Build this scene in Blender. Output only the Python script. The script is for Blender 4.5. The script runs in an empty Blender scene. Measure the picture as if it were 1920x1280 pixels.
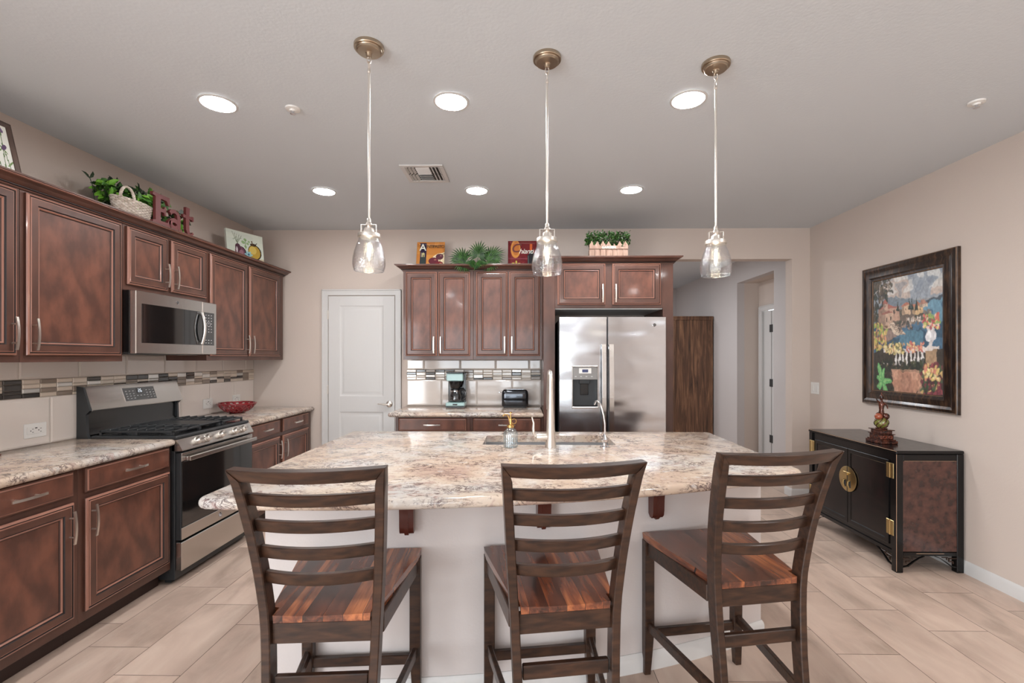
import bpy, bmesh, math, random
import numpy as np
from mathutils import Vector, Matrix
random.seed(7)
sc = bpy.context.scene
C = sc.collection
PI = math.pi

# ---------------------------------------------------------------- camera
cam_d = bpy.data.cameras.new('camera'); cam = bpy.data.objects.new('camera', cam_d); C.objects.link(cam)
cam_d.sensor_width = 36.0; cam_d.lens = 36.0 * 885.0 / 1920.0
cam_d.shift_x = -0.00526; cam_d.shift_y = 0.015625
cam_d.clip_start = 0.05
cam.location = (0, 0, 1.42); cam.rotation_euler = (PI / 2, 0, math.radians(0.9))
sc.camera = cam

# ---------------------------------------------------------------- world, exposure, daylight
w = bpy.data.worlds.new('world'); sc.world = w; w.use_nodes = True
wb = w.node_tree.nodes['Background']; wb.inputs[0].default_value = (0.86, 0.93, 1.0, 1); wb.inputs[1].default_value = 2.2
vs = sc.view_settings
vs.view_transform = 'Standard'; vs.look = 'None'; vs.gamma = 1.0; vs.use_curve_mapping = False
vs.exposure = 0.31


def area(name, loc, rot, sx, sy, power, col):
    l = bpy.data.lights.new(name, 'AREA'); l.shape = 'RECTANGLE'; l.size = sx; l.size_y = sy
    l.energy = power; l.color = col
    o = bpy.data.objects.new(name, l); C.objects.link(o); o.location = loc; o.rotation_euler = rot
    return o


XL0 = -2.82
# daylight through the wide living room window behind the camera
area('daylight_window', (-0.95, -3.98, 1.35), (PI / 2, 0, 0), 3.1, 1.8, 62, (0.90, 0.955, 1.0))
area('daylight_window', (XL0 + 0.02, -2.1, 1.25), (PI / 2, 0, -PI / 2), 2.6, 2.1, 150, (0.90, 0.955, 1.0))  # added unseen side window light, placed to brighten the right wall
# lamp light of the hallway and of the side passage
area('hall_light', (1.25, 6.5, 2.70), (0, 0, 0), 0.5, 0.5, 24, (0.93, 0.96, 1.0))
area('entry_light', (0.4, 7.8, 2.70), (0, 0, 0), 0.5, 0.5, 26, (0.93, 0.96, 1.0))
CAN_E = 190.0

# ---------------------------------------------------------------- room dimensions
XL, XR, D, H = -2.82, 2.906, 4.857, 2.74


# ---------------------------------------------------------------- materials
def lin(c):
    return tuple(((x / 255.0) / 12.92 if x / 255.0 <= 0.04045 else ((x / 255.0 + 0.055) / 1.055) ** 2.4) for x in c)


class M:
    pass


def newmat(name):
    m = bpy.data.materials.new(name); m.use_nodes = True
    nt = m.node_tree; b = nt.nodes['Principled BSDF']
    return m, nt, b


def mat(name, col, rough=0.5, metal=0.0, coat=0.0, spec=0.5, col2=None, scale=(8, 8, 8), nscale=1.0, lo=0.35, hi=0.65,
        bump=0.0, bscale=60.0, bstretch=None, emis=None, estr=0.0, aniso=0.0, detail=4.0, rvar=0.0, srgb=True):
    m, nt, b = newmat(name); N, L = nt.nodes, nt.links
    c = (lin(col) if srgb else col) + (1,)
    b.inputs['Base Color'].default_value = c
    b.inputs['Roughness'].default_value = rough; b.inputs['Metallic'].default_value = metal
    b.inputs['Coat Weight'].default_value = coat; b.inputs['Coat Roughness'].default_value = 0.08
    b.inputs['Specular IOR Level'].default_value = spec
    if aniso: b.inputs['Anisotropic'].default_value = aniso
    if emis is not None:
        b.inputs['Emission Color'].default_value = lin(emis) + (1,); b.inputs['Emission Strength'].default_value = estr
    if col2 is not None or bump or rvar:
        tc = N.new('ShaderNodeTexCoord'); mp = N.new('ShaderNodeMapping'); L.new(tc.outputs['Object'], mp.inputs[0])
        mp.inputs['Scale'].default_value = scale
    if col2 is not None or rvar:
        nz = N.new('ShaderNodeTexNoise'); nz.inputs['Scale'].default_value = nscale; nz.inputs['Detail'].default_value = detail
        L.new(mp.outputs[0], nz.inputs['Vector'])
        if col2 is not None:
            cr = N.new('ShaderNodeValToRGB'); cr.color_ramp.elements[0].position = lo; cr.color_ramp.elements[1].position = hi
            cr.color_ramp.elements[0].color = c; cr.color_ramp.elements[1].color = (lin(col2) if srgb else col2) + (1,)
            L.new(nz.outputs['Fac'], cr.inputs[0]); L.new(cr.outputs[0], b.inputs['Base Color'])
        if rvar:
            mr = N.new('ShaderNodeMapRange'); mr.inputs['To Min'].default_value = max(0, rough - rvar); mr.inputs['To Max'].default_value = rough + rvar
            L.new(nz.outputs['Fac'], mr.inputs[0]); L.new(mr.outputs[0], b.inputs['Roughness'])
    if bump:
        n2 = N.new('ShaderNodeTexNoise'); n2.inputs['Scale'].default_value = bscale; n2.inputs['Detail'].default_value = 3
        if bstretch:
            mp2 = N.new('ShaderNodeMapping'); mp2.inputs['Scale'].default_value = bstretch; L.new(tc.outputs['Object'], mp2.inputs[0]); L.new(mp2.outputs[0], n2.inputs['Vector'])
        else:
            L.new(tc.outputs['Object'], n2.inputs['Vector'])
        bp = N.new('ShaderNodeBump'); bp.inputs['Strength'].default_value = bump; bp.inputs['Distance'].default_value = 0.01
        L.new(n2.outputs['Fac'], bp.inputs['Height']); L.new(bp.outputs[0], b.inputs['Normal'])
    return m


MT = {}
MT['wall'] = mat('wall_paint', (202, 188, 178), 0.75, bump=0.06, bscale=90)
MT['hallwall'] = mat('hall_paint', (196, 190, 188), 0.75, bump=0.06, bscale=90)
MT['ceil'] = mat('ceiling_paint', (207, 212, 216), 0.85, bump=0.08, bscale=70)
MT['white'] = mat('white_trim_paint', (206, 204, 202), 0.4)
MT['island'] = mat('island_paint', (200, 192, 189), 0.7, bump=0.05, bscale=90)
MT['wood'] = mat('cabinet_wood', (74, 47, 38), 0.42, col2=(94, 60, 48), scale=(1, 1, 0.6), nscale=7.0, coat=0.3, detail=7)
MT['panel'] = mat('cabinet_panel_wood', (82, 51, 41), 0.42, col2=(116, 72, 56), scale=(1, 1, 0.55), nscale=13.0, coat=0.3, detail=8, lo=0.36, hi=0.66)
MT['glaze'] = mat('cabinet_glaze', (32, 20, 18), 0.5)
MT['edge'] = mat('cabinet_worn_highlight_edge', (150, 104, 88), 0.34, coat=0.3)  # lighter bead edges: wear plus highlights painted into the colour
MT['toe'] = mat('toe_kick_wood', (48, 30, 25), 0.5)
MT['nickel'] = mat('brushed_nickel', (232, 226, 218), 0.32, 1.0)
MT['sinksteel'] = mat('satin_sink_steel', (176, 176, 178), 0.5, 0.6)
MT['chrome'] = mat('polished_metal', (220, 220, 222), 0.12, 1.0)
MT['steel'] = mat('stainless_steel', (200, 196, 192), 0.24, 1.0, aniso=0.5, bump=0.03, bscale=30, bstretch=(200, 1, 1))
MT['dsteel'] = mat('dark_steel', (62, 64, 66), 0.4, 0.5)
MT['black'] = mat('black_enamel', (20, 20, 21), 0.22, coat=0.3)
MT['blackm'] = mat('matte_black_iron', (46, 48, 50), 0.38)
MT['darkchrome'] = mat('dark_mirror_enamel', (74, 76, 80), 0.1, 0.9)
MT['bglass'] = mat('black_glass', (14, 15, 16), 0.05, spec=0.8, coat=0.6)
MT['cream'] = mat('glazed_tile', (222, 212, 204), 0.07, coat=0.6, spec=0.6)
MT['grout'] = mat('grout', (176, 166, 156), 0.9)
MT['mos0'] = mat('mosaic_cream', (222, 208, 192), 0.08, coat=0.8)
MT['mos1'] = mat('mosaic_taupe', (150, 136, 124), 0.15, coat=0.5)
MT['mos2'] = mat('mosaic_charcoal', (62, 58, 56), 0.1, coat=0.6)
MT['mos3'] = mat('mosaic_silver', (224, 222, 218), 0.1, 0.3, coat=0.8)
MT['stoolw'] = mat('stool_dark_wood', (36, 23, 17), 0.36, spec=0.4, col2=(66, 43, 30), scale=(2.5, 12, 12), nscale=5.0, coat=0.15, detail=6)
MT['corbel'] = mat('corbel_wood', (78, 36, 27), 0.3, coat=0.4)
MT['plastic'] = mat('white_plastic', (228, 226, 222), 0.35)
MT['slot'] = mat('dark_slot', (60, 58, 56), 0.6)
MT['brass'] = mat('brass', (196, 172, 122), 0.3, 1.0)
MT['gold'] = mat('gold_pump', (214, 176, 112), 0.22, 1.0)
MT['lacq'] = mat('black_lacquer', (13, 12, 13), 0.2, spec=0.35, coat=0.12, rvar=0.05, nscale=3)
MT['burl'] = mat('red_brown_lacquer_panel', (50, 28, 24), 0.2, col2=(92, 56, 46), scale=(1, 1, 1), nscale=26, coat=0.5, detail=8, lo=0.34, hi=0.74)
MT['worn'] = mat('rubbed_edge', (196, 160, 130), 0.5)
MT['frame'] = mat('picture_frame_bronze', (38, 28, 24), 0.3, 0.3, col2=(92, 66, 48), scale=(6, 30, 6), nscale=2, coat=0.3, lo=0.45, hi=0.75)
MT['framegold'] = mat('frame_gilt_line', (136, 104, 74), 0.4, 0.4)
MT['canopy'] = mat('aged_brass', (182, 166, 146), 0.3, 1.0)
MT['mint'] = mat('mint_plastic', (158, 188, 186), 0.3, coat=0.3)
MT['redcer'] = mat('red_ceramic', (128, 14, 26), 0.1, coat=0.8)
MT['wicker'] = mat('whitewashed_wicker', (214, 204, 194), 0.7, col2=(176, 160, 146), nscale=6)
MT['eatred'] = mat('maroon_painted_wood', (104, 46, 46), 0.5, bump=0.1, bscale=40)
MT['picket'] = mat('weathered_picket_wood', (142, 112, 96), 0.7, col2=(172, 144, 128), scale=(20, 20, 3), nscale=2)
MT['cord'] = mat('dark_stem', (60, 44, 34), 0.7)
MT['canvasw'] = mat('canvas_edge', (226, 226, 216), 0.7)
MT['hallwood'] = None
MT['orange'] = mat('orange_glaze', (152, 78, 54), 0.2, coat=0.5)
MT['olive'] = mat('olive_glaze', (116, 118, 56), 0.2, coat=0.6)
MT['bronze'] = mat('bronze_resin', (110, 60, 44), 0.25, 0.4, coat=0.4, col2=(40, 22, 20), nscale=12, scale=(4, 4, 4))
MT['flame'] = mat('warm_filament', (255, 235, 205), 0.4, emis=(255, 232, 200), estr=55.0)
MT['lens'] = mat('lit_lens', (255, 252, 246), 0.4, emis=(250, 250, 250), estr=CAN_E)
MT['gplastic'] = mat('grey_metallic_plastic', (140, 138, 136), 0.3, 0.4)
MT['lcd'] = mat('display_blue', (70, 76, 110), 0.2)
MT['lcdw'] = mat('display_digits', (235, 240, 245), 0.4, emis=(230, 240, 250), estr=0.8)
MT['mark'] = mat('panel_marks', (190, 190, 190), 0.5)


def leafmat(name, c1, c2, rough=0.4):
    return mat(name, c1, rough, col2=c2, scale=(30, 30, 30), nscale=1.0, lo=0.3, hi=0.7)


MT['ivy'] = leafmat('ivy_leaf', (34, 74, 30), (90, 146, 48))
MT['ivyl'] = leafmat('ivy_light_leaf', (92, 152, 44), (140, 196, 70))
MT['ivyd'] = leafmat('ivy_dark_leaf', (18, 34, 20), (40, 62, 30))
MT['palm'] = leafmat('palm_leaf', (20, 46, 24), (66, 104, 46))
MT['box'] = leafmat('boxwood_leaf', (24, 60, 24), (66, 104, 40))

# thin clear glass: mostly transparent, fresnel reflection
def thinglass(name, tint=(1, 1, 1), seeds=False, base=0.06):
    m, nt, b = newmat(name); N, L = nt.nodes, nt.links; N.remove(b)
    out = [n for n in N if n.type == 'OUTPUT_MATERIAL'][0]
    tr = N.new('ShaderNodeBsdfTransparent'); tr.inputs[0].default_value = tint + (1,)
    gl = N.new('ShaderNodeBsdfGlossy'); gl.inputs['Roughness'].default_value = 0.03; gl.inputs['Color'].default_value = (0.9, 0.92, 0.95, 1)
    lw = N.new('ShaderNodeLayerWeight'); lw.inputs[0].default_value = 0.35
    mx = N.new('ShaderNodeMixShader')
    mr = N.new('ShaderNodeMapRange'); mr.inputs['To Min'].default_value = base; mr.inputs['To Max'].default_value = 0.45
    L.new(lw.outputs['Facing'], mr.inputs[0]); fac = mr.outputs[0]
    if seeds:
        tc = N.new('ShaderNodeTexCoord')
        vo = N.new('ShaderNodeTexVoronoi'); vo.inputs['Scale'].default_value = 170; L.new(tc.outputs['Object'], vo.inputs['Vector'])
        lt = N.new('ShaderNodeMath'); lt.operation = 'LESS_THAN'; lt.inputs[1].default_value = 0.20; L.new(vo.outputs['Distance'], lt.inputs[0])
        mu = N.new('ShaderNodeMath'); mu.operation = 'MULTIPLY'; mu.inputs[1].default_value = 0.30; L.new(lt.outputs[0], mu.inputs[0])
        ad = N.new('ShaderNodeMath'); ad.operation = 'ADD'; ad.use_clamp = True; L.new(fac, ad.inputs[0]); L.new(mu.outputs[0], ad.inputs[1]); fac = ad.outputs[0]
        bp = N.new('ShaderNodeBump'); bp.inputs['Strength'].default_value = 0.35; bp.inputs['Distance'].default_value = 0.003
        L.new(vo.outputs['Distance'], bp.inputs['Height']); L.new(bp.outputs[0], gl.inputs['Normal'])
    L.new(fac, mx.inputs[0]); L.new(tr.outputs[0], mx.inputs[1]); L.new(gl.outputs[0], mx.inputs[2]); L.new(mx.outputs[0], out.inputs[0])
    return m


MT['seeded'] = thinglass('seeded_glass', (0.97, 0.97, 0.97), True, 0.02)
MT['clear'] = thinglass('clear_glass', (0.96, 0.98, 0.98), False, 0.08)
MT['ribbed'] = thinglass('ribbed_glass', (0.86, 0.92, 0.93), False, 0.22)
MT['water'] = thinglass('clear_liquid', (0.93, 0.95, 0.96), False, 0.06)
MT['smoke'] = thinglass('smoke_glass', (0.55, 0.55, 0.55), False, 0.1)


def math_node(nt, op, a, b=None, clamp=False):
    n = nt.nodes.new('ShaderNodeMath'); n.operation = op; n.use_clamp = clamp
    for i, v in enumerate((a, b)):
        if v is None: continue
        if isinstance(v, (int, float)): n.inputs[i].default_value = v
        else: nt.links.new(v, n.inputs[i])
    return n.outputs[0]


def mixc(nt, fac, a, b, typ='MIX'):
    n = nt.nodes.new('ShaderNodeMix'); n.data_type = 'RGBA'; n.blend_type = typ
    if isinstance(fac, (int, float)): n.inputs[0].default_value = fac
    else: nt.links.new(fac, n.inputs[0])
    for i, v in ((6, a), (7, b)):
        if isinstance(v, tuple): n.inputs[i].default_value = v
        else: nt.links.new(v, n.inputs[i])
    return n.outputs[2]


def ramp(nt, fac, stops):
    n = nt.nodes.new('ShaderNodeValToRGB'); cr = n.color_ramp
    while len(cr.elements) < len(stops): cr.elements.new(0.5)
    for e, (p, c) in zip(cr.elements, stops):
        e.position = p; e.color = c if len(c) == 4 else tuple(c) + (1,)
    nt.links.new(fac, n.inputs[0]); return n.outputs[0]


def noise(nt, vec, scale, detail=4, rough=0.5, dist=0.0):
    n = nt.nodes.new('ShaderNodeTexNoise'); n.inputs['Scale'].default_value = scale; n.inputs['Detail'].default_value = detail
    n.inputs['Roughness'].default_value = rough; n.inputs['Distortion'].default_value = dist
    nt.links.new(vec, n.inputs['Vector']); return n.outputs['Fac']


def mapping(nt, src, scale=(1, 1, 1), rot=(0, 0, 0), loc=(0, 0, 0)):
    n = nt.nodes.new('ShaderNodeMapping'); n.inputs['Scale'].default_value = scale; n.inputs['Rotation'].default_value = rot; n.inputs['Location'].default_value = loc
    nt.links.new(src, n.inputs[0]); return n.outputs[0]


def floor_mat():
    m, nt, b = newmat('porcelain_floor_tile'); N, L = nt.nodes, nt.links
    tc = N.new('ShaderNodeTexCoord'); sp = N.new('ShaderNodeSeparateXYZ'); L.new(tc.outputs['Object'], sp.inputs[0])
    xs = math_node(nt, 'DIVIDE', math_node(nt, 'SUBTRACT', sp.outputs[0], 1.493), 0.303)
    xi = math_node(nt, 'FLOOR', xs); xf = math_node(nt, 'SUBTRACT', xs, xi)
    ys = math_node(nt, 'DIVIDE', math_node(nt, 'ADD', math_node(nt, 'SUBTRACT', sp.outputs[1], 2.285), math_node(nt, 'MULTIPLY', xi, 0.2017)), 0.605)
    yi = math_node(nt, 'FLOOR', ys); yf = math_node(nt, 'SUBTRACT', ys, yi)
    ex = math_node(nt, 'MULTIPLY', math_node(nt, 'MINIMUM', xf, math_node(nt, 'SUBTRACT', 1.0, xf)), 0.303)
    ey = math_node(nt, 'MULTIPLY', math_node(nt, 'MINIMUM', yf, math_node(nt, 'SUBTRACT', 1.0, yf)), 0.605)
    e = math_node(nt, 'MINIMUM', ex, ey)
    g = math_node(nt, 'LESS_THAN', e, 0.0016)
    cx = N.new('ShaderNodeCombineXYZ'); L.new(xi, cx.inputs[0]); L.new(yi, cx.inputs[1])
    wn = N.new('ShaderNodeTexWhiteNoise'); L.new(cx.outputs[0], wn.inputs['Vector'])
    off = N.new('ShaderNodeVectorMath'); off.operation = 'SCALE'; off.inputs['Scale'].default_value = 7.0; L.new(wn.outputs['Color'], off.inputs[0])
    av = N.new('ShaderNodeVectorMath'); L.new(tc.outputs['Object'], av.inputs[0]); L.new(off.outputs[0], av.inputs[1])
    v1 = mapping(nt, av.outputs[0], (2.2, 1.0, 1), (0, 0, 0.5))
    n1 = noise(nt, v1, 2.0, 6, 0.55, 0.6)
    n2 = noise(nt, mapping(nt, av.outputs[0], (9, 1.5, 1), (0, 0, 0.35)), 2.2, 5, 0.6, 0.3)
    base = ramp(nt, n1, [(0.28, lin((164, 143, 128))), (0.5, lin((198, 174, 158))), (0.72, lin((214, 191, 174)))])
    col = mixc(nt, math_node(nt, 'MULTIPLY', ramp(nt, n2, [(0.5, (0, 0, 0)), (0.72, (1, 1, 1))]), 0.35), base, lin((216, 200, 184)) + (1,))
    tint = math_node(nt, 'ADD', 0.90, math_node(nt, 'MULTIPLY', wn.outputs['Value'], 0.16))
    cc = N.new('ShaderNodeCombineXYZ')
    for i in range(3): L.new(tint, cc.inputs[i])
    col = mixc(nt, 1.0, col, cc.outputs[0], 'MULTIPLY')
    col = mixc(nt, g, col, lin((96, 80, 70)) + (1,))
    L.new(col, b.inputs['Base Color'])
    b.inputs['Roughness'].default_value = 0.38
    L.new(math_node(nt, 'ADD', 0.30, math_node(nt, 'MULTIPLY', n1, 0.2)), b.inputs['Roughness'])
    bp = N.new('ShaderNodeBump'); bp.inputs['Strength'].default_value = 0.5; bp.inputs['Distance'].default_value = 0.002; bp.invert = True
    L.new(g, bp.inputs['Height']); L.new(bp.outputs[0], b.inputs['Normal'])
    return m


MT['floor'] = floor_mat()


def granite():
    m, nt, b = newmat('granite_slab'); N, L = nt.nodes, nt.links
    tc = N.new('ShaderNodeTexCoord'); o = tc.outputs['Object']
    big = noise(nt, mapping(nt, o, (1, 1, 1)), 2.6, 4, 0.55)
    base = ramp(nt, big, [(0.32, lin((196, 192, 188))), (0.44, lin((204, 190, 176))), (0.58, lin((200, 178, 158))), (0.72, lin((184, 158, 144)))])
    mid = noise(nt, mapping(nt, o, (1.0, 1.4, 1.4), (0, 0, 0.3)), 13.0, 8, 0.7, 0.8)
    col = mixc(nt, ramp(nt, mid, [(0.53, (0, 0, 0)), (0.62, (0.75, 0.75, 0.75))]), base, lin((172, 146, 136)) + (1,))
    vein = noise(nt, mapping(nt, o, (1.0, 1.5, 1.5), (0, 0, 0.4), (3, 1, 0)), 7.5, 10, 0.74, 1.6)
    va = math_node(nt, 'ABSOLUTE', math_node(nt, 'SUBTRACT', vein, 0.5))
    vm = ramp(nt, va, [(0.0, (1, 1, 1)), (0.012, (0.9, 0.9, 0.9)), (0.034, (0, 0, 0))])
    msk = ramp(nt, noise(nt, mapping(nt, o, (1, 1.4, 1), (0, 0, 0), (9, 4, 0)), 6.5, 5, 0.62), [(0.45, (0, 0, 0)), (0.55, (1, 1, 1))])
    col = mixc(nt, math_node(nt, 'MULTIPLY', math_node(nt, 'MULTIPLY', vm, msk), 0.9), col, lin((78, 60, 64)) + (1,))
    red = ramp(nt, noise(nt, mapping(nt, o, (1, 1, 1), (0, 0, 0), (2, 7, 0)), 1.5, 3, 0.5), [(0.55, (0, 0, 0)), (0.66, (1, 1, 1))])
    v2 = noise(nt, mapping(nt, o, (1.0, 2.0, 2.0), (0, 0, 0.2), (5, 5, 1)), 16.0, 8, 0.72, 1.0)
    col = mixc(nt, math_node(nt, 'MULTIPLY', math_node(nt, 'MULTIPLY', ramp(nt, v2, [(0.52, (0, 0, 0)), (0.60, (1, 1, 1))]), red), 0.75), col, lin((128, 84, 78)) + (1,))
    sp = noise(nt, mapping(nt, o, (1, 1.5, 1.5), (0, 0, 0), (1, 8, 0)), 42, 6, 0.72)
    col = mixc(nt, math_node(nt, 'MULTIPLY', ramp(nt, sp, [(0.58, (0, 0, 0)), (0.64, (1, 1, 1))]), 0.7), col, lin((88, 68, 68)) + (1,))
    wsp = noise(nt, mapping(nt, o, (1, 1, 1), (0, 0, 0), (7, 2, 0)), 20, 6, 0.65)
    col = mixc(nt, math_node(nt, 'MULTIPLY', ramp(nt, wsp, [(0.56, (0, 0, 0)), (0.66, (1, 1, 1))]), 0.35), col, lin((228, 228, 226)) + (1,))
    L.new(col, b.inputs['Base Color']); b.inputs['Roughness'].default_value = 0.11
    b.inputs['Specular IOR Level'].default_value = 0.45
    return m


MT['granite'] = granite()


def seat_mat():
    m, nt, b = newmat('acacia_seat_planks'); N, L = nt.nodes, nt.links
    tc = N.new('ShaderNodeTexCoord'); sp = N.new('ShaderNodeSeparateXYZ'); L.new(tc.outputs['Object'], sp.inputs[0])
    xs = math_node(nt, 'DIVIDE', math_node(nt, 'ADD', sp.outputs[0], 0.243), 0.0615); xi = math_node(nt, 'FLOOR', xs)
    xf = math_node(nt, 'SUBTRACT', xs, xi)
    info = N.new('ShaderNodeObjectInfo')
    wn = N.new('ShaderNodeTexWhiteNoise'); wn.noise_dimensions = '2D'
    cx = N.new('ShaderNodeCombineXYZ'); L.new(xi, cx.inputs[0]); L.new(math_node(nt, 'MULTIPLY', info.outputs['Random'], 13.0), cx.inputs[1]); L.new(cx.outputs[0], wn.inputs['Vector'])
    off = N.new('ShaderNodeVectorMath'); off.operation = 'SCALE'; off.inputs['Scale'].default_value = 5.0; L.new(wn.outputs['Color'], off.inputs[0])
    av = N.new('ShaderNodeVectorMath'); L.new(tc.outputs['Object'], av.inputs[0]); L.new(off.outputs[0], av.inputs[1])
    n1 = noise(nt, mapping(nt, av.outputs[0], (22, 2.2, 22)), 1.3, 4, 0.5, 0.5)
    n2 = noise(nt, mapping(nt, av.outputs[0], (120, 6, 120)), 1.0, 4, 0.6)
    f = math_node(nt, 'ADD', n1, math_node(nt, 'MULTIPLY', math_node(nt, 'SUBTRACT', wn.outputs['Value'], 0.5), 0.34))
    col = ramp(nt, f, [(0.26, lin((46, 26, 20))), (0.42, lin((88, 48, 34))), (0.56, lin((120, 66, 42))), (0.76, lin((172, 102, 60)))])
    col = mixc(nt, math_node(nt, 'MULTIPLY', ramp(nt, n2, [(0.5, (0, 0, 0)), (0.8, (1, 1, 1))]), 0.4), col, lin((50, 26, 18)) + (1,))
    g = math_node(nt, 'LESS_THAN', math_node(nt, 'MINIMUM', xf, math_node(nt, 'SUBTRACT', 1.0, xf)), 0.012)
    col = mixc(nt, g, col, lin((30, 16, 12)) + (1,))
    L.new(col, b.inputs['Base Color']); b.inputs['Roughness'].default_value = 0.25; b.inputs['Coat Weight'].default_value = 0.5; b.inputs['Coat Roughness'].default_value = 0.12
    return m


MT['seat'] = seat_mat()


def hallwood():
    m, nt, b = newmat('rustic_plank_wood'); N, L = nt.nodes, nt.links
    tc = N.new('ShaderNodeTexCoord'); o = tc.outputs['Object']
    n1 = noise(nt, mapping(nt, o, (14, 14, 1.0)), 1.6, 6, 0.6, 1.0)
    n2 = noise(nt, mapping(nt, o, (90, 90, 3)), 1.0, 4, 0.6)
    col = ramp(nt, n1, [(0.3, lin((62, 42, 32))), (0.5, lin((116, 82, 60))), (0.68, lin((164, 120, 88)))])
    col = mixc(nt, math_node(nt, 'MULTIPLY', n2, 0.5), col, lin((50, 34, 26)) + (1,))
    L.new(col, b.inputs['Base Color']); b.inputs['Roughness'].default_value = 0.55
    return m


MT['hallwood'] = hallwood()


def fridge_mat():
    m, nt, b = newmat('refrigerator_stainless'); N, L = nt.nodes, nt.links
    tc = N.new('ShaderNodeTexCoord'); o = tc.outputs['Object']
    b.inputs['Base Color'].default_value = lin((192, 194, 198)) + (1,); b.inputs['Metallic'].default_value = 1.0; b.inputs['Roughness'].default_value = 0.2
    n1 = noise(nt, mapping(nt, o, (1.6, 1, 4.0)), 1.5, 1, 0.4)
    bp = N.new('ShaderNodeBump'); bp.inputs['Strength'].default_value = 0.5; bp.inputs['Distance'].default_value = 0.035
    L.new(n1, bp.inputs['Height']); L.new(bp.outputs[0], b.inputs['Normal'])
    return m


MT['fridge'] = fridge_mat()


def attrmat(name, rough=0.4, coat=0.2, bump=0.0):
    m, nt, b = newmat(name); N, L = nt.nodes, nt.links
    a = N.new('ShaderNodeAttribute'); a.attribute_name = 'paint'
    L.new(a.outputs['Color'], b.inputs['Base Color']); b.inputs['Roughness'].default_value = rough; b.inputs['Coat Weight'].default_value = coat
    if bump:
        tc = N.new('ShaderNodeTexCoord'); n = noise(nt, tc.outputs['Object'], 60, 4)
        bp = N.new('ShaderNodeBump'); bp.inputs['Strength'].default_value = bump; bp.inputs['Distance'].default_value = 0.004
        L.new(n, bp.inputs['Height']); L.new(bp.outputs[0], b.inputs['Normal'])
    return m


MT['paint'] = attrmat('oil_painting_surface', 0.45, 0.15, 0.4)
MT['print'] = attrmat('glazed_print_surface', 0.2, 0.4)


# ---------------------------------------------------------------- mesh helpers
class Fr:
    """axes of a wall: u along it, n out of it, z up"""
    def __init__(s, O, U, N): s.O, s.U, s.N = Vector(O), Vector(U), Vector(N)
    def p(s, u, n, z): return s.O + s.U * u + s.N * n + Vector((0, 0, z))


WL = Fr((XL, 0, 0), (0, 1, 0), (1, 0, 0))
WB = Fr((0, D, 0), (1, 0, 0), (0, -1, 0))
WR = Fr((XR, 0, 0), (0, -1, 0), (-1, 0, 0))
W0 = Fr((0, 0, 0), (1, 0, 0), (0, 1, 0))


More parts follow.
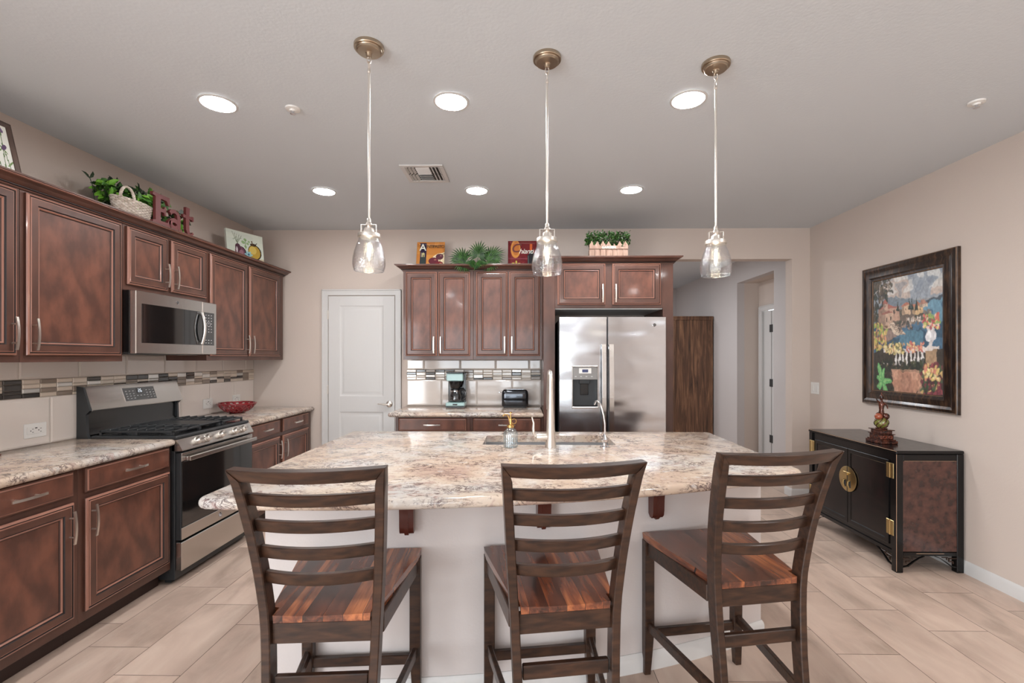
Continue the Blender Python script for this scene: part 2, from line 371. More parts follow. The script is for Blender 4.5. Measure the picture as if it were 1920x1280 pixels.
class MB:
    def __init__(s): s.v = []; s.f = []; s.m = []; s.mats = []
    def mi(s, m):
        m = MT[m] if isinstance(m, str) else m
        if m not in s.mats: s.mats.append(m)
        return s.mats.index(m)
    def add(s, vs_, fs, m):
        k = len(s.v); i = s.mi(m); s.v += [tuple(v) for v in vs_]
        for f in fs: s.f.append(tuple(k + j for j in f)); s.m.append(i)
    def hexa(s, P, m, b=0.0):
        """P: function (a,b,c in -1..1, offsets) via corner dict -> chamfered box; P(sx,sy,sz,dx,dy,dz)"""
        vs_ = []; idx = {}
        for sx in (-1, 1):
            for sy in (-1, 1):
                for sz in (-1, 1):
                    for a in range(3):
                        d = [b, b, b]; d[a] = 0
                        idx[(sx, sy, sz, a)] = len(vs_); vs_.append(P(sx, sy, sz, d[0], d[1], d[2]))
        fs = []
        sg = (-1, 1)
        def order(a, t):
            o = [x for x in range(3) if x != a]; r = []
            for p, q in ((-1, -1), (1, -1), (1, 1), (-1, 1)):
                c = [0, 0, 0]; c[a] = t; c[o[0]] = p; c[o[1]] = q; r.append(idx[(c[0], c[1], c[2], a)])
            return r
        for a in range(3):
            for t in sg: fs.append(order(a, t))
        if b > 0:
            for a, c_ in ((0, 1), (0, 2), (1, 2)):
                e = 3 - a - c_
                for t in sg:
                    for u in sg:
                        k1 = [0, 0, 0]; k2 = [0, 0, 0]
                        k1[a] = t; k1[c_] = u; k1[e] = -1; k2[a] = t; k2[c_] = u; k2[e] = 1
                        fs.append([idx[tuple(k1) + (a,)], idx[tuple(k2) + (a,)], idx[tuple(k2) + (c_,)], idx[tuple(k1) + (c_,)]])
            for sx in sg:
                for sy in sg:
                    for sz in sg: fs.append([idx[(sx, sy, sz, a)] for a in range(3)])
        s.add(vs_, fs, m)
    def box(s, x0, x1, y0, y1, z0, z1, m, b=0.0, fr=None):
        fr = fr or W0
        b = min(b, abs(x1 - x0) * 0.45, abs(y1 - y0) * 0.45, abs(z1 - z0) * 0.45)
        cx, cy, cz = (x0 + x1) / 2, (y0 + y1) / 2, (z0 + z1) / 2; hx, hy, hz = abs(x1 - x0) / 2, abs(y1 - y0) / 2, abs(z1 - z0) / 2
        s.hexa(lambda sx, sy, sz, dx, dy, dz: fr.p(cx + sx * (hx - dx), cy + sy * (hy - dy), cz + sz * (hz - dz)), m, b)
    def mbox(s, M_, hx, hy, hz, m, b=0.0):
        s.hexa(lambda sx, sy, sz, dx, dy, dz: M_ @ Vector((sx * (hx - dx), sy * (hy - dy), sz * (hz - dz))), m, b)
    def loft(s, rings, m, caps=True, closed=True, mats=None):
        k = len(rings[0]); vs_ = [p for r in rings for p in r]; 
        base = len(s.v); s.v += [tuple(v) for v in vs_]
        for i in range(len(rings) - 1):
            mm = s.mi(mats[i] if mats else m)
            for j in range(k if closed else k - 1):
                a = base + i * k + j; c = base + i * k + (j + 1) % k
                s.f.append((a, c, c + k, a + k)); s.m.append(mm)
        if caps:
            s.f.append(tuple(base + j for j in range(k))); s.m.append(s.mi(mats[0] if mats else m))
            s.f.append(tuple(base + (len(rings) - 1) * k + j for j in range(k))); s.m.append(s.mi(mats[-1] if mats else m))
    def lathe(s, prof, c, m, seg=24, M_=None, caps=False, mats=None):
        rings = []
        for r, z in prof:
            ring = []
            for j in range(seg):
                a = 2 * PI * j / seg; p = Vector((r * math.cos(a), r * math.sin(a), z))
                if M_ is not None: p = M_ @ p
                ring.append(p + Vector(c))
            rings.append(ring)
        s.loft(rings, m, caps, True, mats)
    def tube(s, pts, r, m, seg=8, caps=True, flat=1.0):
        pts = [Vector(p) for p in pts]; n = len(pts); rings = []
        t0 = (pts[1] - pts[0]).normalized(); up = Vector((0, 0, 1)) if abs(t0.z) < 0.9 else Vector((1, 0, 0))
        a = t0.cross(up).normalized(); b = t0.cross(a).normalized()
        for i in range(n):
            t = (pts[min(i + 1, n - 1)] - pts[max(i - 1, 0)]).normalized()
            a = (a - t * a.dot(t)).normalized(); b = t.cross(a).normalized()
            rr = r[i] if isinstance(r, (list, tuple)) else r
            rings.append([pts[i] + a * (rr * math.cos(2 * PI * j / seg)) + b * (rr * flat * math.sin(2 * PI * j / seg)) for j in range(seg)])
        s.loft(rings, m, caps)
    def prism(s, poly, fr, n0, n1, m, sw=False):
        """poly in (u,z) of frame fr, extruded n0..n1 ; sw: poly in (n,z) extruded along u"""
        if sw: A = [fr.p(n0, a, z) for a, z in poly]; B = [fr.p(n1, a, z) for a, z in poly]
        else: A = [fr.p(a, n0, z) for a, z in poly]; B = [fr.p(a, n1, z) for a, z in poly]
        s.loft([A, B], m, True)
    def panel(s, fr, u0, u1, z0, z1, n, rings, last):
        """stepped rectangular panel: rings = [(inset, height, mat)], last = centre mat"""
        R = []
        for ins, hgt, _ in rings:
            R.append([fr.p(u0 + ins, n + hgt, z0 + ins), fr.p(u1 - ins, n + hgt, z0 + ins), fr.p(u1 - ins, n + hgt, z1 - ins), fr.p(u0 + ins, n + hgt, z1 - ins)])
        s.loft(R, None, False, True, [r[2] for r in rings[1:]])
        k = len(s.v); s.f.append((k - 4, k - 3, k - 2, k - 1)); s.m.append(s.mi(last))
    def sweep(s, path, prof, m, closed=False, mats=None, caps=True):
        """path [(x,y)], profile [(out,z)], out = right hand side of the travel direction"""
        n = len(path); P = [Vector((x, y)) for x, y in path]; rings = []
        for i in range(n):
            d1 = (P[i] - P[i - 1]) if (i > 0 or closed) else None
            d2 = (P[(i + 1) % n] - P[i]) if (i < n - 1 or closed) else None
            if d1 is None: d1 = d2
            if d2 is None: d2 = d1
            n1 = Vector((d1.y, -d1.x)).normalized(); n2 = Vector((d2.y, -d2.x)).normalized()
            h = (n1 + n2); h = h / max(0.2, h.length_squared) * 2 if h.length > 1e-6 else n1
            rings.append([Vector((P[i].x + h.x * o, P[i].y + h.y * o, z)) for o, z in prof])
        if closed: rings.append(rings[0])
        s.loft(rings, m, caps and not closed, True, None)
    def leaf(s, p, d, up, ln, wd, m, fold=0.25, curl=0.2):
        p, d = Vector(p), Vector(d).normalized(); up = Vector(up); sd = d.cross(up)
        if sd.length < 1e-4: sd = d.cross(Vector((0.3, 0.5, 0.8)))
        sd.normalize(); up = sd.cross(d).normalized()
        a = p + d * ln * 0.35 - up * curl * ln * 0.08; b = p + d * ln * 0.72 - up * curl * ln * 0.35; t = p + d * ln - up * curl * ln
        f = up * fold * wd
        vs_ = [p, a + sd * wd * 0.48 + f, b + sd * wd * 0.36 + f, t, b - sd * wd * 0.36 + f, a - sd * wd * 0.48 + f, a, b]
        s.add(vs_, [(0, 1, 6), (1, 2, 7, 6), (2, 3, 7), (0, 6, 5), (6, 7, 4, 5), (7, 3, 4)], m)


def wpos(o):
    p = Vector(o.location)
    while o.parent: o = o.parent; p += o.location
    return p


def build(name, mb, parent=None, loc=None, smooth=True, ang=35, recalc=True):
    me = bpy.data.meshes.new(name)
    off = wpos(parent) if parent else Vector((0, 0, 0))
    if loc is not None: off = off + Vector(loc)
    a = np.array(mb.v, dtype=np.float64) - np.array(off)
    me.from_pydata(a.tolist(), [], mb.f)
    for m in mb.mats: me.materials.append(m)
    me.polygons.foreach_set('material_index', mb.m)
    if recalc:
        bm = bmesh.new(); bm.from_mesh(me); bmesh.ops.recalc_face_normals(bm, faces=bm.faces); bm.to_mesh(me); bm.free()
    if smooth:
        me.polygons.foreach_set('use_smooth', [True] * len(me.polygons)); me.set_sharp_from_angle(angle=math.radians(ang))
    me.update()
    o = bpy.data.objects.new(name, me); C.objects.link(o)
    if parent: o.parent = parent
    if loc is not None: o.location = loc
    return o


def thing(name, label, cat, loc, group=None):
    o = bpy.data.objects.new(name, None); C.objects.link(o); o.location = loc; o.empty_display_size = 0.1
    o['label'] = label; o['category'] = cat
    if group: o['group'] = group
    return o


def tag(o, label, cat, group=None, kind=None):
    o['label'] = label; o['category'] = cat
    if group: o['group'] = group
    if kind: o['kind'] = kind
    return o


def struct(name, mb, parent=None, **k):
    o = build(name, mb, parent, **k)
    if not parent: o['kind'] = 'structure'
    return o


def copy_tree(o, parent=None):
    c = o.copy(); C.objects.link(c)
    if parent: c.parent = parent
    for ch in list(o.children): copy_tree(ch, c)
    return c


def text_mesh(name, txt, size, m, parent, loc, rot, extrude=0.001, offset=0.0, align='CENTER', shear=0.0, space=1.0):
    cu = bpy.data.curves.new('letters', 'FONT'); cu.body = txt; cu.size = size; cu.extrude = extrude; cu.offset = offset
    cu.align_x = align; cu.align_y = 'CENTER'; cu.shear = shear; cu.space_character = space; cu.resolution_u = 4
    t = bpy.data.objects.new('letters_tmp', cu); C.objects.link(t)
    dg = bpy.context.evaluated_depsgraph_get(); me = bpy.data.meshes.new_from_object(t.evaluated_get(dg)); me.name = name
    bpy.data.objects.remove(t); bpy.data.curves.remove(cu)
    me.materials.clear(); me.materials.append(MT[m])
    o = bpy.data.objects.new(name, me); C.objects.link(o); o.parent = parent; o.location = Vector(loc) - wpos(parent); o.rotation_euler = rot
    return o


def rect_ring(pts): return pts


# ---------------------------------------------------------------- the room
def build_room():
    mb = MB(); mb.box(-4.2, 5.6, -4.2, 9.4, -0.12, 0, 'floor'); struct('floor', mb)
    mb = MB(); mb.box(-4.2, 5.6, -4.2, 9.4, H, H + 0.12, 'ceil'); struct('ceiling', mb)
    mb = MB(); mb.box(XL - 0.14, XL, -0.8, D + 0.12, 0, H, 'wall'); mb.box(XL - 0.14, XL, -4.0, -3.4, 0, H, 'wall'); mb.box(XL - 0.14, XL, -3.4, -0.8, 2.3, H, 'wall'); mb.box(XL - 0.14, XL, -3.4, -0.8, 0, 0.2, 'wall'); struct('wall_left', mb)
    mb = MB(); mb.box(XR, XR + 0.14, -4.0, D, 0, H, 'wall'); struct('wall_right', mb)
    # far wall with the cased opening to the hall (plain plaster opening)
    mb = MB()
    ox0, ox1, oz = 1.33, 2.725, 2.425
    mb.box(XL, ox0, D, D + 0.12, 0, H, 'wall'); mb.box(ox0, ox1, D, D + 0.12, oz, H, 'wall'); mb.box(ox1, XR + 0.14, D, D + 0.12, 0, H, 'wall')
    struct('wall_back', mb)
    # wall behind the camera, with two wide window openings
    mb = MB(); yb = -4.0
    for a, b, z0, z1 in ((XL, -2.5, 0, H), (-2.5, 0.6, 2.25, H), (0.6, XR, 0, H), (-2.5, 0.6, 0, 0.45)):
        mb.box(a, min(b, XR), yb - 0.12, yb, z0, z1, 'wall')
    struct('wall_front', mb)
    # hall beyond the opening
    mb = MB()
    yh0 = D + 0.12; ny0, ny1, nz, nx = 5.554, 6.509, 2.437, 3.2
    mb.box(XR, XR + 0.10, yh0, ny0, 0, H, 'hallwall'); mb.box(XR, XR + 0.10, ny0, ny1, nz, H, 'hallwall'); mb.box(XR, XR + 0.10, ny1, 9.1, 0, H, 'hallwall')
    struct('wall_hall', mb)
    mb = MB(); mb.box(nx, nx + 0.1, ny0 - 0.1, 6.0, 0, nz, 'wall'); mb.box(nx, nx + 0.1, 6.0, ny1 + 0.1, 2.06, nz, 'wall'); mb.box(XR + 0.1, nx, ny1, ny1 + 0.1, 0, nz, 'wall')
    mb.box(XR + 0.1, nx, ny0 - 0.1, ny0, 0, nz, 'wall'); mb.box(XR + 0.1, nx + 0.1, ny0 - 0.1, ny1 + 0.1, nz, nz + 0.1, 'wall')
    mb.box(nx, nx + 0.1, ny1 - 0.06, ny1 + 0.1, 0, 2.06, 'wall')
    struct('wall_niche', mb)
    mb = MB(); mb.box(-0.6, XR + 0.1, 9.1, 9.22, 0, H, 'hallwall'); struct('wall_hall_end', mb)
    mb = MB(); mb.box(-0.6, -0.5, yh0, 9.1, 0, H, 'hallwall'); struct('wall_hall_left', mb)
    # baseboards
    prof = [(0, 0), (0.014, 0), (0.014, 0.062), (0.010, 0.074), (0.004, 0.083), (0, 0.083)]
    mb = MB(); mb.sweep([(XR, -4.0), (XR, D)][::-1], prof, 'white'); struct('baseboard_right', mb)
    mb = MB(); mb.sweep([(ox1, D + 0.12), (ox1, D), (XR - 0.015, D)], prof, 'white'); struct('baseboard_back', mb)
    mb = MB(); mb.sweep([(XR, yh0), (XR, ny0)][::-1], prof, 'white'); mb.sweep([(XR, ny1), (XR, 9.1)][::-1], prof, 'white'); struct('baseboard_hall', mb)
    # window behind the camera, and one added in the left wall for its light
    FB = Fr((0, -4.0, 0), (1, 0, 0), (0, 1, 0))
    for k, (fr, a, b, z0, z1) in enumerate(((FB, -2.5, 0.6, 0.45, 2.25), (WL, -3.4, -0.8, 0.2, 2.3))):
        w_ = bpy.data.objects.new('window_%d' % (k + 1), None); C.objects.link(w_); w_.location = fr.p((a + b) / 2, 0, z0); w_['kind'] = 'structure'
        mb = MB()
        for u0, u1, za, zb in ((a, b, z0, z0 + 0.07), (a, b, z1 - 0.07, z1), (a, a + 0.07, z0 + 0.07, z1 - 0.07), (b - 0.07, b, z0 + 0.07, z1 - 0.07), ((a + b) / 2 - 0.03, (a + b) / 2 + 0.03, z0 + 0.07, z1 - 0.07)):
            mb.box(u0, u1, -0.10, -0.03, za, zb, 'white', 0, fr)
        build('window_frame', mb, w_)
        mb = MB(); mb.box(a + 0.07, b - 0.07, -0.06, -0.055, z0 + 0.07, z1 - 0.07, 'clear', 0, fr); build('pane', mb, w_)


build_room()


# ---------------------------------------------------------------- doors of the house
def casing(mb, fr, u0, u1, zt, n=0.0, wd=0.062):
    """door casing round u0..u1 (inner edges), top zt"""
    def pr(a): return [(0, 0), (a, 0)]
    for (a, b) in ((u0 - wd, u0), (u1, u1 + wd)):
        mb.box(a, b, n, n + 0.018, 0, zt + wd, 'white', 0.003, fr); 
    mb.box(u0 - wd, u1 + wd, n, n + 0.0181, zt, zt + wd, 'white', 0.003, fr)
    mb.box(u0 - wd, u0 - wd + 0.014, n, n + 0.024, 0, zt + wd, 'white', 0.003, fr)
    mb.box(u1 + wd - 0.014, u1 + wd, n, n + 0.024, 0, zt + wd, 'white', 0.003, fr)
    mb.box(u0 - wd, u1 + wd, n, n + 0.024, zt + wd - 0.014, zt + wd, 'white', 0.003, fr)


def pantry_door():
    t = bpy.data.objects.new('door_1', None); C.objects.link(t); t.location = (-1.68, D, 0); t['kind'] = 'structure'
    mb = MB(); casing(mb, WB, -2.033, -1.336, 2.06); build('door_casing', mb, t)
    mb = MB()
    u0, u1, z0, z1 = -2.026, -1.343, 0.012, 2.053
    mb.box(u0, u1, 0.0005, 0.006, z0, z1, 'white', 0.0, WB)
    # stiles and rails around two raised panels
    pu0, pu1 = u0 + 0.115, u1 - 0.115; zz = ((0.22, 0.86), (1.02, 1.955))
    mb.box(u0, pu0, 0.006, 0.014, z0, z1, 'white', 0.001, WB); mb.box(pu1, u1, 0.006, 0.014, z0, z1, 'white', 0.001, WB)
    for a, b in ((z0, zz[0][0]), (zz[0][1], zz[1][0]), (zz[1][1], z1)): mb.box(pu0, pu1, 0.006, 0.014, a, b, 'white', 0.0, WB)
    for a, b in zz:
        mb.panel(WB, pu0, pu1, a, b, 0.0, [(0, 0.014, 'white'), (0.010, 0.008, 'white'), (0.020, 0.0065, 'white'), (0.040, 0.012, 'white'), (0.048, 0.012, 'white')], 'white')
    build('door_slab', mb, t)
    mb = MB(); c = WB.p(-1.395, 0.0, 0.94); R = Matrix.Rotation(PI / 2, 4, 'X')
    mb.lathe([(0.0, 0.014), (0.033, 0.014), (0.033, 0.020), (0.026, 0.027), (0.014, 0.030), (0.013, 0.055), (0.0, 0.056)], c, 'nickel', 24, R)
    mb.tube([WB.p(-1.395, 0.052, 0.94), WB.p(-1.43, 0.055, 0.938), WB.p(-1.47, 0.054, 0.944), WB.p(-1.505, 0.052, 0.945)], [0.010, 0.009, 0.007, 0.006], 'nickel', 10)
    build('door_handle', mb, t)
    for z in (1.86, 1.09, 0.30):
        mb = MB(); mb.lathe([(0.0, -0.045), (0.006, -0.045), (0.006, 0.045), (0.0, 0.045)], WB.p(-2.0305, 0.022, z), 'nickel', 10)
        mb.box(-2.036, -2.026, 0.0182, 0.020, z - 0.045, z + 0.045, 'nickel', 0, WB); build('hinge', mb, t)


pantry_door()


def niche_door():
    t = bpy.data.objects.new('door_2', None); C.objects.link(t); t.location = (3.2, 6.2, 0); t['kind'] = 'structure'
    fr = Fr((3.2, 0, 0), (0, -1, 0), (-1, 0, 0))
    mb = MB(); casing(mb, fr, -6.40, -5.65, 2.04, 0.0, 0.07)
    mb.box(-6.41, -6.40, -0.10, 0.0, 0, 2.05, 'white', 0, fr); mb.box(-5.65, -5.64, -0.10, 0.0, 0, 2.05, 'white', 0, fr)
    build('door_casing', mb, t)
    mb = MB(); mb.box(-6.19, -5.66, -0.05, -0.012, 0.01, 2.035, 'white', 0.002, fr); mb.box(-6.39, -6.21, -0.05, -0.012, 0.01, 2.035, 'white', 0.002, fr); build('door_slab', mb, t)
    mb = MB(); mb.box(-6.21, -6.19, -0.05, -0.03, 0.01, 2.035, 'slot', 0, fr); build('door_gap', mb, t)
    for z in (1.80, 1.09, 0.36):
        mb = MB(); mb.box(-6.235, -6.165, -0.012, -0.004, z - 0.05, z + 0.05, 'dsteel', 0.002, fr); build('hinge', mb, t)


niche_door()

# ---------------------------------------------------------------- cabinets
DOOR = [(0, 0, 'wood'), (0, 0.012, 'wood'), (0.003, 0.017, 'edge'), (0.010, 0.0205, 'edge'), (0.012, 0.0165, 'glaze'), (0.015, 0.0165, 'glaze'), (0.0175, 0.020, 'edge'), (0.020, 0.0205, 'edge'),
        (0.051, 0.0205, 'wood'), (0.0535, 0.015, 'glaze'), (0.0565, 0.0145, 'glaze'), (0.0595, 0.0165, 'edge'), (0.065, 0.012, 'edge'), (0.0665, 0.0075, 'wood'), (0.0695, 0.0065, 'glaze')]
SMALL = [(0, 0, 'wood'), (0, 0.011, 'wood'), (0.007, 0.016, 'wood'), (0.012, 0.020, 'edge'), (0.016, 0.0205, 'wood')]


def pull(fr, u, z, n, parent, vert=True, ln=0.16):
    mb = MB(); h = ln / 2; pts = []
    for i in range(9):
        t = -1 + 2 * i / 8.0; bow = 0.024 + 0.008 * (1 - t * t)
        pts.append((t * h, bow))
    for i in range(8):
        (a, na), (b, nb) = pts[i], pts[i + 1]
        w_ = 0.0055; th = 0.003
        def q(s, nn, k):  # k = width side
            return fr.p(u + k, n + nn, z + s) if vert else fr.p(u + s, n + nn, z + k)
        mb.loft([[q(a, na - th, -w_), q(a, na - th, w_), q(a, na + th, w_), q(a, na + th, -w_)], [q(b, nb - th, -w_), q(b, nb - th, w_), q(b, nb + th, w_), q(b, nb + th, -w_)]], 'nickel', i in (0, 7))
    for s in (-0.046, 0.046):
        s = s * ln / 0.16
        a = fr.p(u, n - 0.002, z + s) if vert else fr.p(u + s, n - 0.002, z); b = fr.p(u, n + 0.030, z + s) if vert else fr.p(u + s, n + 0.030, z)
        mb.tube([a, b], 0.0045, 'nickel', 8)
    return build('handle', mb, parent)


def cab_door(fr, u0, u1, z0, z1, n, parent, hu=None, hz=None, name='door'):
    mb = MB(); mb.panel(fr, u0, u1, z0, z1, n, DOOR, 'panel')
    c = fr.p((u0 + u1) / 2, n, (z0 + z1) / 2)
    d = build(name, mb, parent, loc=c - wpos(parent), smooth=False)
    if hu is not None: pull(fr, hu, hz, n + 0.0205, d)
    return d


def drawer(fr, u0, u1, z0, z1, n, parent, hln=0.15):
    mb = MB(); mb.panel(fr, u0, u1, z0, z1, n, SMALL, 'panel')
    d = build('drawer', mb, parent, loc=fr.p((u0 + u1) / 2, n, (z0 + z1) / 2) - wpos(parent), smooth=False)
    pull(fr, (u0 + u1) / 2, (z0 + z1) / 2, n + 0.0205, d, False, hln)
    return d


def upper(fr, u0, u1, z0, z1, dep, doors, label, group, hz=None, base_n=0.0):
    t = thing('wall_cabinet', label, 'cabinet', fr.p((u0 + u1) / 2, 0, z0), group)
    mb = MB(); mb.box(u0 + 0.0005, u1 - 0.0005, 0.001, dep, z0, z1, 'wood', 0.001, fr); build('cabinet_box', mb, t, smooth=False)
    for a, b, hs in doors:
        dz0, dz1 = z0 + 0.035, min(z1, 2.285) - 0.045
        hu = a + 0.026 if hs == 'l' else b - 0.026
        cab_door(fr, a, b, dz0, dz1, dep, t, hu, (hz or dz0 + 0.105))
    return t


UB = 1.396
upper(WL, 1.36, 2.2865, UB, 2.285, 0.33, ((1.385, 1.805, 'r'), (1.845, 2.262, 'r')), 'dark brown wall cabinet at left edge, nearest end of the left run', 'left wall cabinets')
upper(WL, 2.2875, 2.8825, UB, 2.285, 0.33, ((2.307, 2.857, 'l'),), 'single wide door brown wall cabinet left of the microwave', 'left wall cabinets')
upper(WL, 2.8835, 3.6515, 1.842, 2.285, 0.33, ((2.903, 3.234, 'r'), (3.268, 3.632, 'l')), 'short two door brown wall cabinet above the microwave', 'left wall cabinets')
upper(WL, 3.6525, 4.82, UB, 2.285, 0.33, ((3.676, 4.178, 'r'), (4.203, 4.735, 'l')), 'tall two door brown wall cabinet right of the microwave above red bowl', 'left wall cabinets')
upper(WB, -1.171, -0.495, 1.40, 2.285, 0.33, ((-1.143, -0.843, 'r'), (-0.829, -0.525, 'l')), 'tall two door wall cabinet above the mint coffee maker', 'back wall cabinets')
upper(WB, -0.494, 0.166, 1.40, 2.285, 0.33, ((-0.466, -0.166, 'r'), (-0.150, 0.145, 'l')), 'tall two door wall cabinet above the black toaster', 'back wall cabinets')

# fridge surround
t = thing('refrigerator_surround', 'tall brown wood surround with two short doors enclosing the refrigerator', 'cabinet', WB.p(0.745, 0, 0))
FD = 0.66
mb = MB(); mb.box(0.1675, 0.268, 0.003, FD, 0.0, 2.285, 'wood', 0.001, WB); build('side_panel', mb, t, smooth=False)
mb = MB(); mb.box(1.222, 1.312, 0.003, FD, 0.0, 2.285, 'wood', 0.001, WB); build('side_panel', mb, t, smooth=False)
mb = MB(); mb.box(0.2685, 1.2215, 0.30, FD, 1.857, 2.285, 'wood', 0.001, WB); build('cabinet_box', mb, t, smooth=False)
mb = MB(); mb.box(0.2685, 1.2215, 0.01, FD - 0.02, 1.849, 1.8565, 'plastic', 0, WB); build('lit_gap_panel', mb, t, smooth=False)  # white sheet standing in for the lit wall behind the gap
cab_door(WB, 0.290, 0.712, 1.885, 2.250, FD, t, 0.686, 1.985); cab_door(WB, 0.773, 1.200, 1.885, 2.250, FD, t, 0.800, 1.985)

# crown mouldings
CR = [(0, 2.25), (0.006, 2.25), (0.010, 2.258), (0.010, 2.262), (0.020, 2.266), (0.034, 2.280), (0.050, 2.294), (0.062, 2.298), (0.068, 2.300), (0.068, 2.308), (0.0, 2.308)]
CRm = 'wood'


def crown(path, label):
    mb = MB(); mb.sweep(path, CR, 'wood')
    # dark glaze line in the cove
    mb.sweep(path, [(0.0105, 2.2575), (0.0165, 2.2605), (0.0165, 2.2635), (0.0105, 2.2625)], 'glaze')
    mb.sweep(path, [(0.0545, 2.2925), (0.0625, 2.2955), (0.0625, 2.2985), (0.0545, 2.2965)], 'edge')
    o = build('crown_molding', mb); tag(o, label, 'molding'); return o


xf = XL + 0.3305
crown([(xf, 1.36), (xf, 4.8205), (XL + 0.002, 4.8205)][::1] if False else [(xf, 1.30), (xf, 4.8205), (XL + 0.002, 4.8205)], 'brown crown molding along the top of the left cabinets')
yb_ = D - 0.3305; yf_ = D - FD - 0.0005
crown([(-1.1715, D - 0.002), (-1.1715, yb_), (0.0, yb_), (0.098, yb_)], 'brown crown molding over the four tall doors on the back wall')
crown([(0.167, yb_ - 0.002), (0.167, yf_), (1.3125, yf_), (1.3125, D - 0.002)], 'brown crown molding over the refrigerator surround')


def base_cab(fr, u0, u1, dep, cols, label, group, top=0.872, toe=True):
    t = thing('base_cabinet', label, 'cabinet', fr.p((u0 + u1) / 2, 0, 0), group)
    mb = MB(); mb.box(u0, u1, 0.002, dep, 0.10, top, 'wood', 0.001, fr); build('cabinet_box', mb, t, smooth=False)
    mb = MB(); mb.box(u0, u1, 0.002, dep - 0.075, 0.0, 0.0995, 'toe', 0, fr); build('toe_kick', mb, t, smooth=False)
    for a, b, hs in cols:
        drawer(fr, a, b, top - 0.128, top - 0.006, dep, t)
        hu = a + 0.028 if hs == 'l' else b - 0.028
        cab_door(fr, a, b, 0.15, top - 0.158, dep, t, hu, top - 0.158 - 0.115)
    return t


base_cab(WL, 1.30, 2.2995, 0.61, ((1.325, 1.785, 'l'), (1.805, 2.266, 'r')), 'brown base cabinet at left edge nearest the viewer', 'left base cabinets')
base_cab(WL, 2.3005, 2.9075, 0.61, ((2.327, 2.884, 'l'),), 'single door brown base cabinet just left of the range', 'left base cabinets')
base_cab(WL, 3.692, 4.835, 0.61, ((3.722, 4.200, 'r'), (4.247, 4.757, 'l')), 'brown base cabinet right of the range below the red bowl', 'left base cabinets')
base_cab(WB, -1.168, -0.495, 0.61, ((-1.140, -0.522, 'l'),), 'brown base cabinet beneath the mint coffee maker', 'back base cabinets', 0.884)
base_cab(WB, -0.494, 0.167, 0.61, ((-0.466, 0.145, 'r'),), 'brown base cabinet beneath the black toaster', 'back base cabinets', 0.884)


# ---------------------------------------------------------------- stone slabs with a rounded edge
def offset_poly(pts, d):
    n = len(pts); out = []
    for i in range(n):
        p0, p1, p2 = Vector(pts[i - 1]), Vector(pts[i]), Vector(pts[(i + 1) % n])
        a = (p1 - p0).normalized(); b = (p2 - p1).normalized()
        n1 = Vector((-a.y, a.x)); n2 = Vector((-b.y, b.x)); h = n1 + n2; h = h / max(0.3, h.length_squared) * 2
        out.append((p1.x + h.x * d, p1.y + h.y * d))
    return out  # inward for counter clockwise outlines


def slab(name, outline, z0, z1, m, hole=None, parent=None):
    r = (z1 - z0) / 2; rings = []
    for k in range(9):
        a = -PI / 2 + PI * k / 8
        q = offset_poly(outline, r * 0.9 * (1 - math.cos(a))); rings.append([(x, y, (z0 + z1) / 2 + r * math.sin(a)) for x, y in q])
    bm = bmesh.new(); R = [[bm.verts.new(p) for p in ring] for ring in rings]
    n = len(outline)
    for i in range(8):
        for j in range(n): bm.faces.new((R[i][j], R[i][(j + 1) % n], R[i + 1][(j + 1) % n], R[i + 1][j]))
    for ring, z in ((R[0], z0), (R[-1], z1)):
        ed = [bm.edges.get((ring[j], ring[(j + 1) % n])) for j in range(n)]
        if hole:
            hv = [bm.verts.new((x, y, z)) for x, y in hole]; k = len(hv)
            ed += [bm.edges.new((hv[j], hv[(j + 1) % k])) for j in range(k)]
            if z == z0: h0 = hv
            else: h1 = hv
        bmesh.ops.triangle_fill(bm, use_beauty=True, use_dissolve=False, edges=ed)
    if hole:
        k = len(hole)
        for j in range(k): bm.faces.new((h0[j], h0[(j + 1) % k], h1[(j + 1) % k], h1[j]))
    bmesh.ops.recalc_face_normals(bm, faces=bm.faces)
    me = bpy.data.meshes.new(name); bm.to_mesh(me); bm.free(); me.materials.append(MT[m])
    me.polygons.foreach_set('use_smooth', [True] * len(me.polygons)); me.set_sharp_from_angle(angle=math.radians(40))
    o = bpy.data.objects.new(name, me); C.objects.link(o)
    if parent: o.parent = parent
    return o


tag(slab('countertop', [(XL + 0.001, 1.28), (XL + 0.65, 1.28), (XL + 0.65, 2.895), (XL + 0.635, 2.909), (XL + 0.001, 2.909)], 0.873, 0.914, 'granite'),
    'speckled cream granite countertop left of the range at left edge', 'countertop', 'granite countertops')
tag(slab('countertop', [(XL + 0.001, 3.690), (XL + 0.65, 3.690), (XL + 0.65, 4.83), (XL + 0.64, 4.845), (XL + 0.001, 4.855)], 0.873, 0.914, 'granite'),
    'cream granite countertop right of the range holding the red bowl', 'countertop', 'granite countertops')
tag(slab('countertop', [(-1.215, D - 0.655), (0.166, D - 0.655), (0.166, D - 0.001), (-1.215, D - 0.001), (-1.228, D - 0.02), (-1.228, D - 0.642)], 0.885, 0.925, 'granite'),
    'cream granite countertop on the back wall under coffee maker and toaster', 'countertop', 'granite countertops')


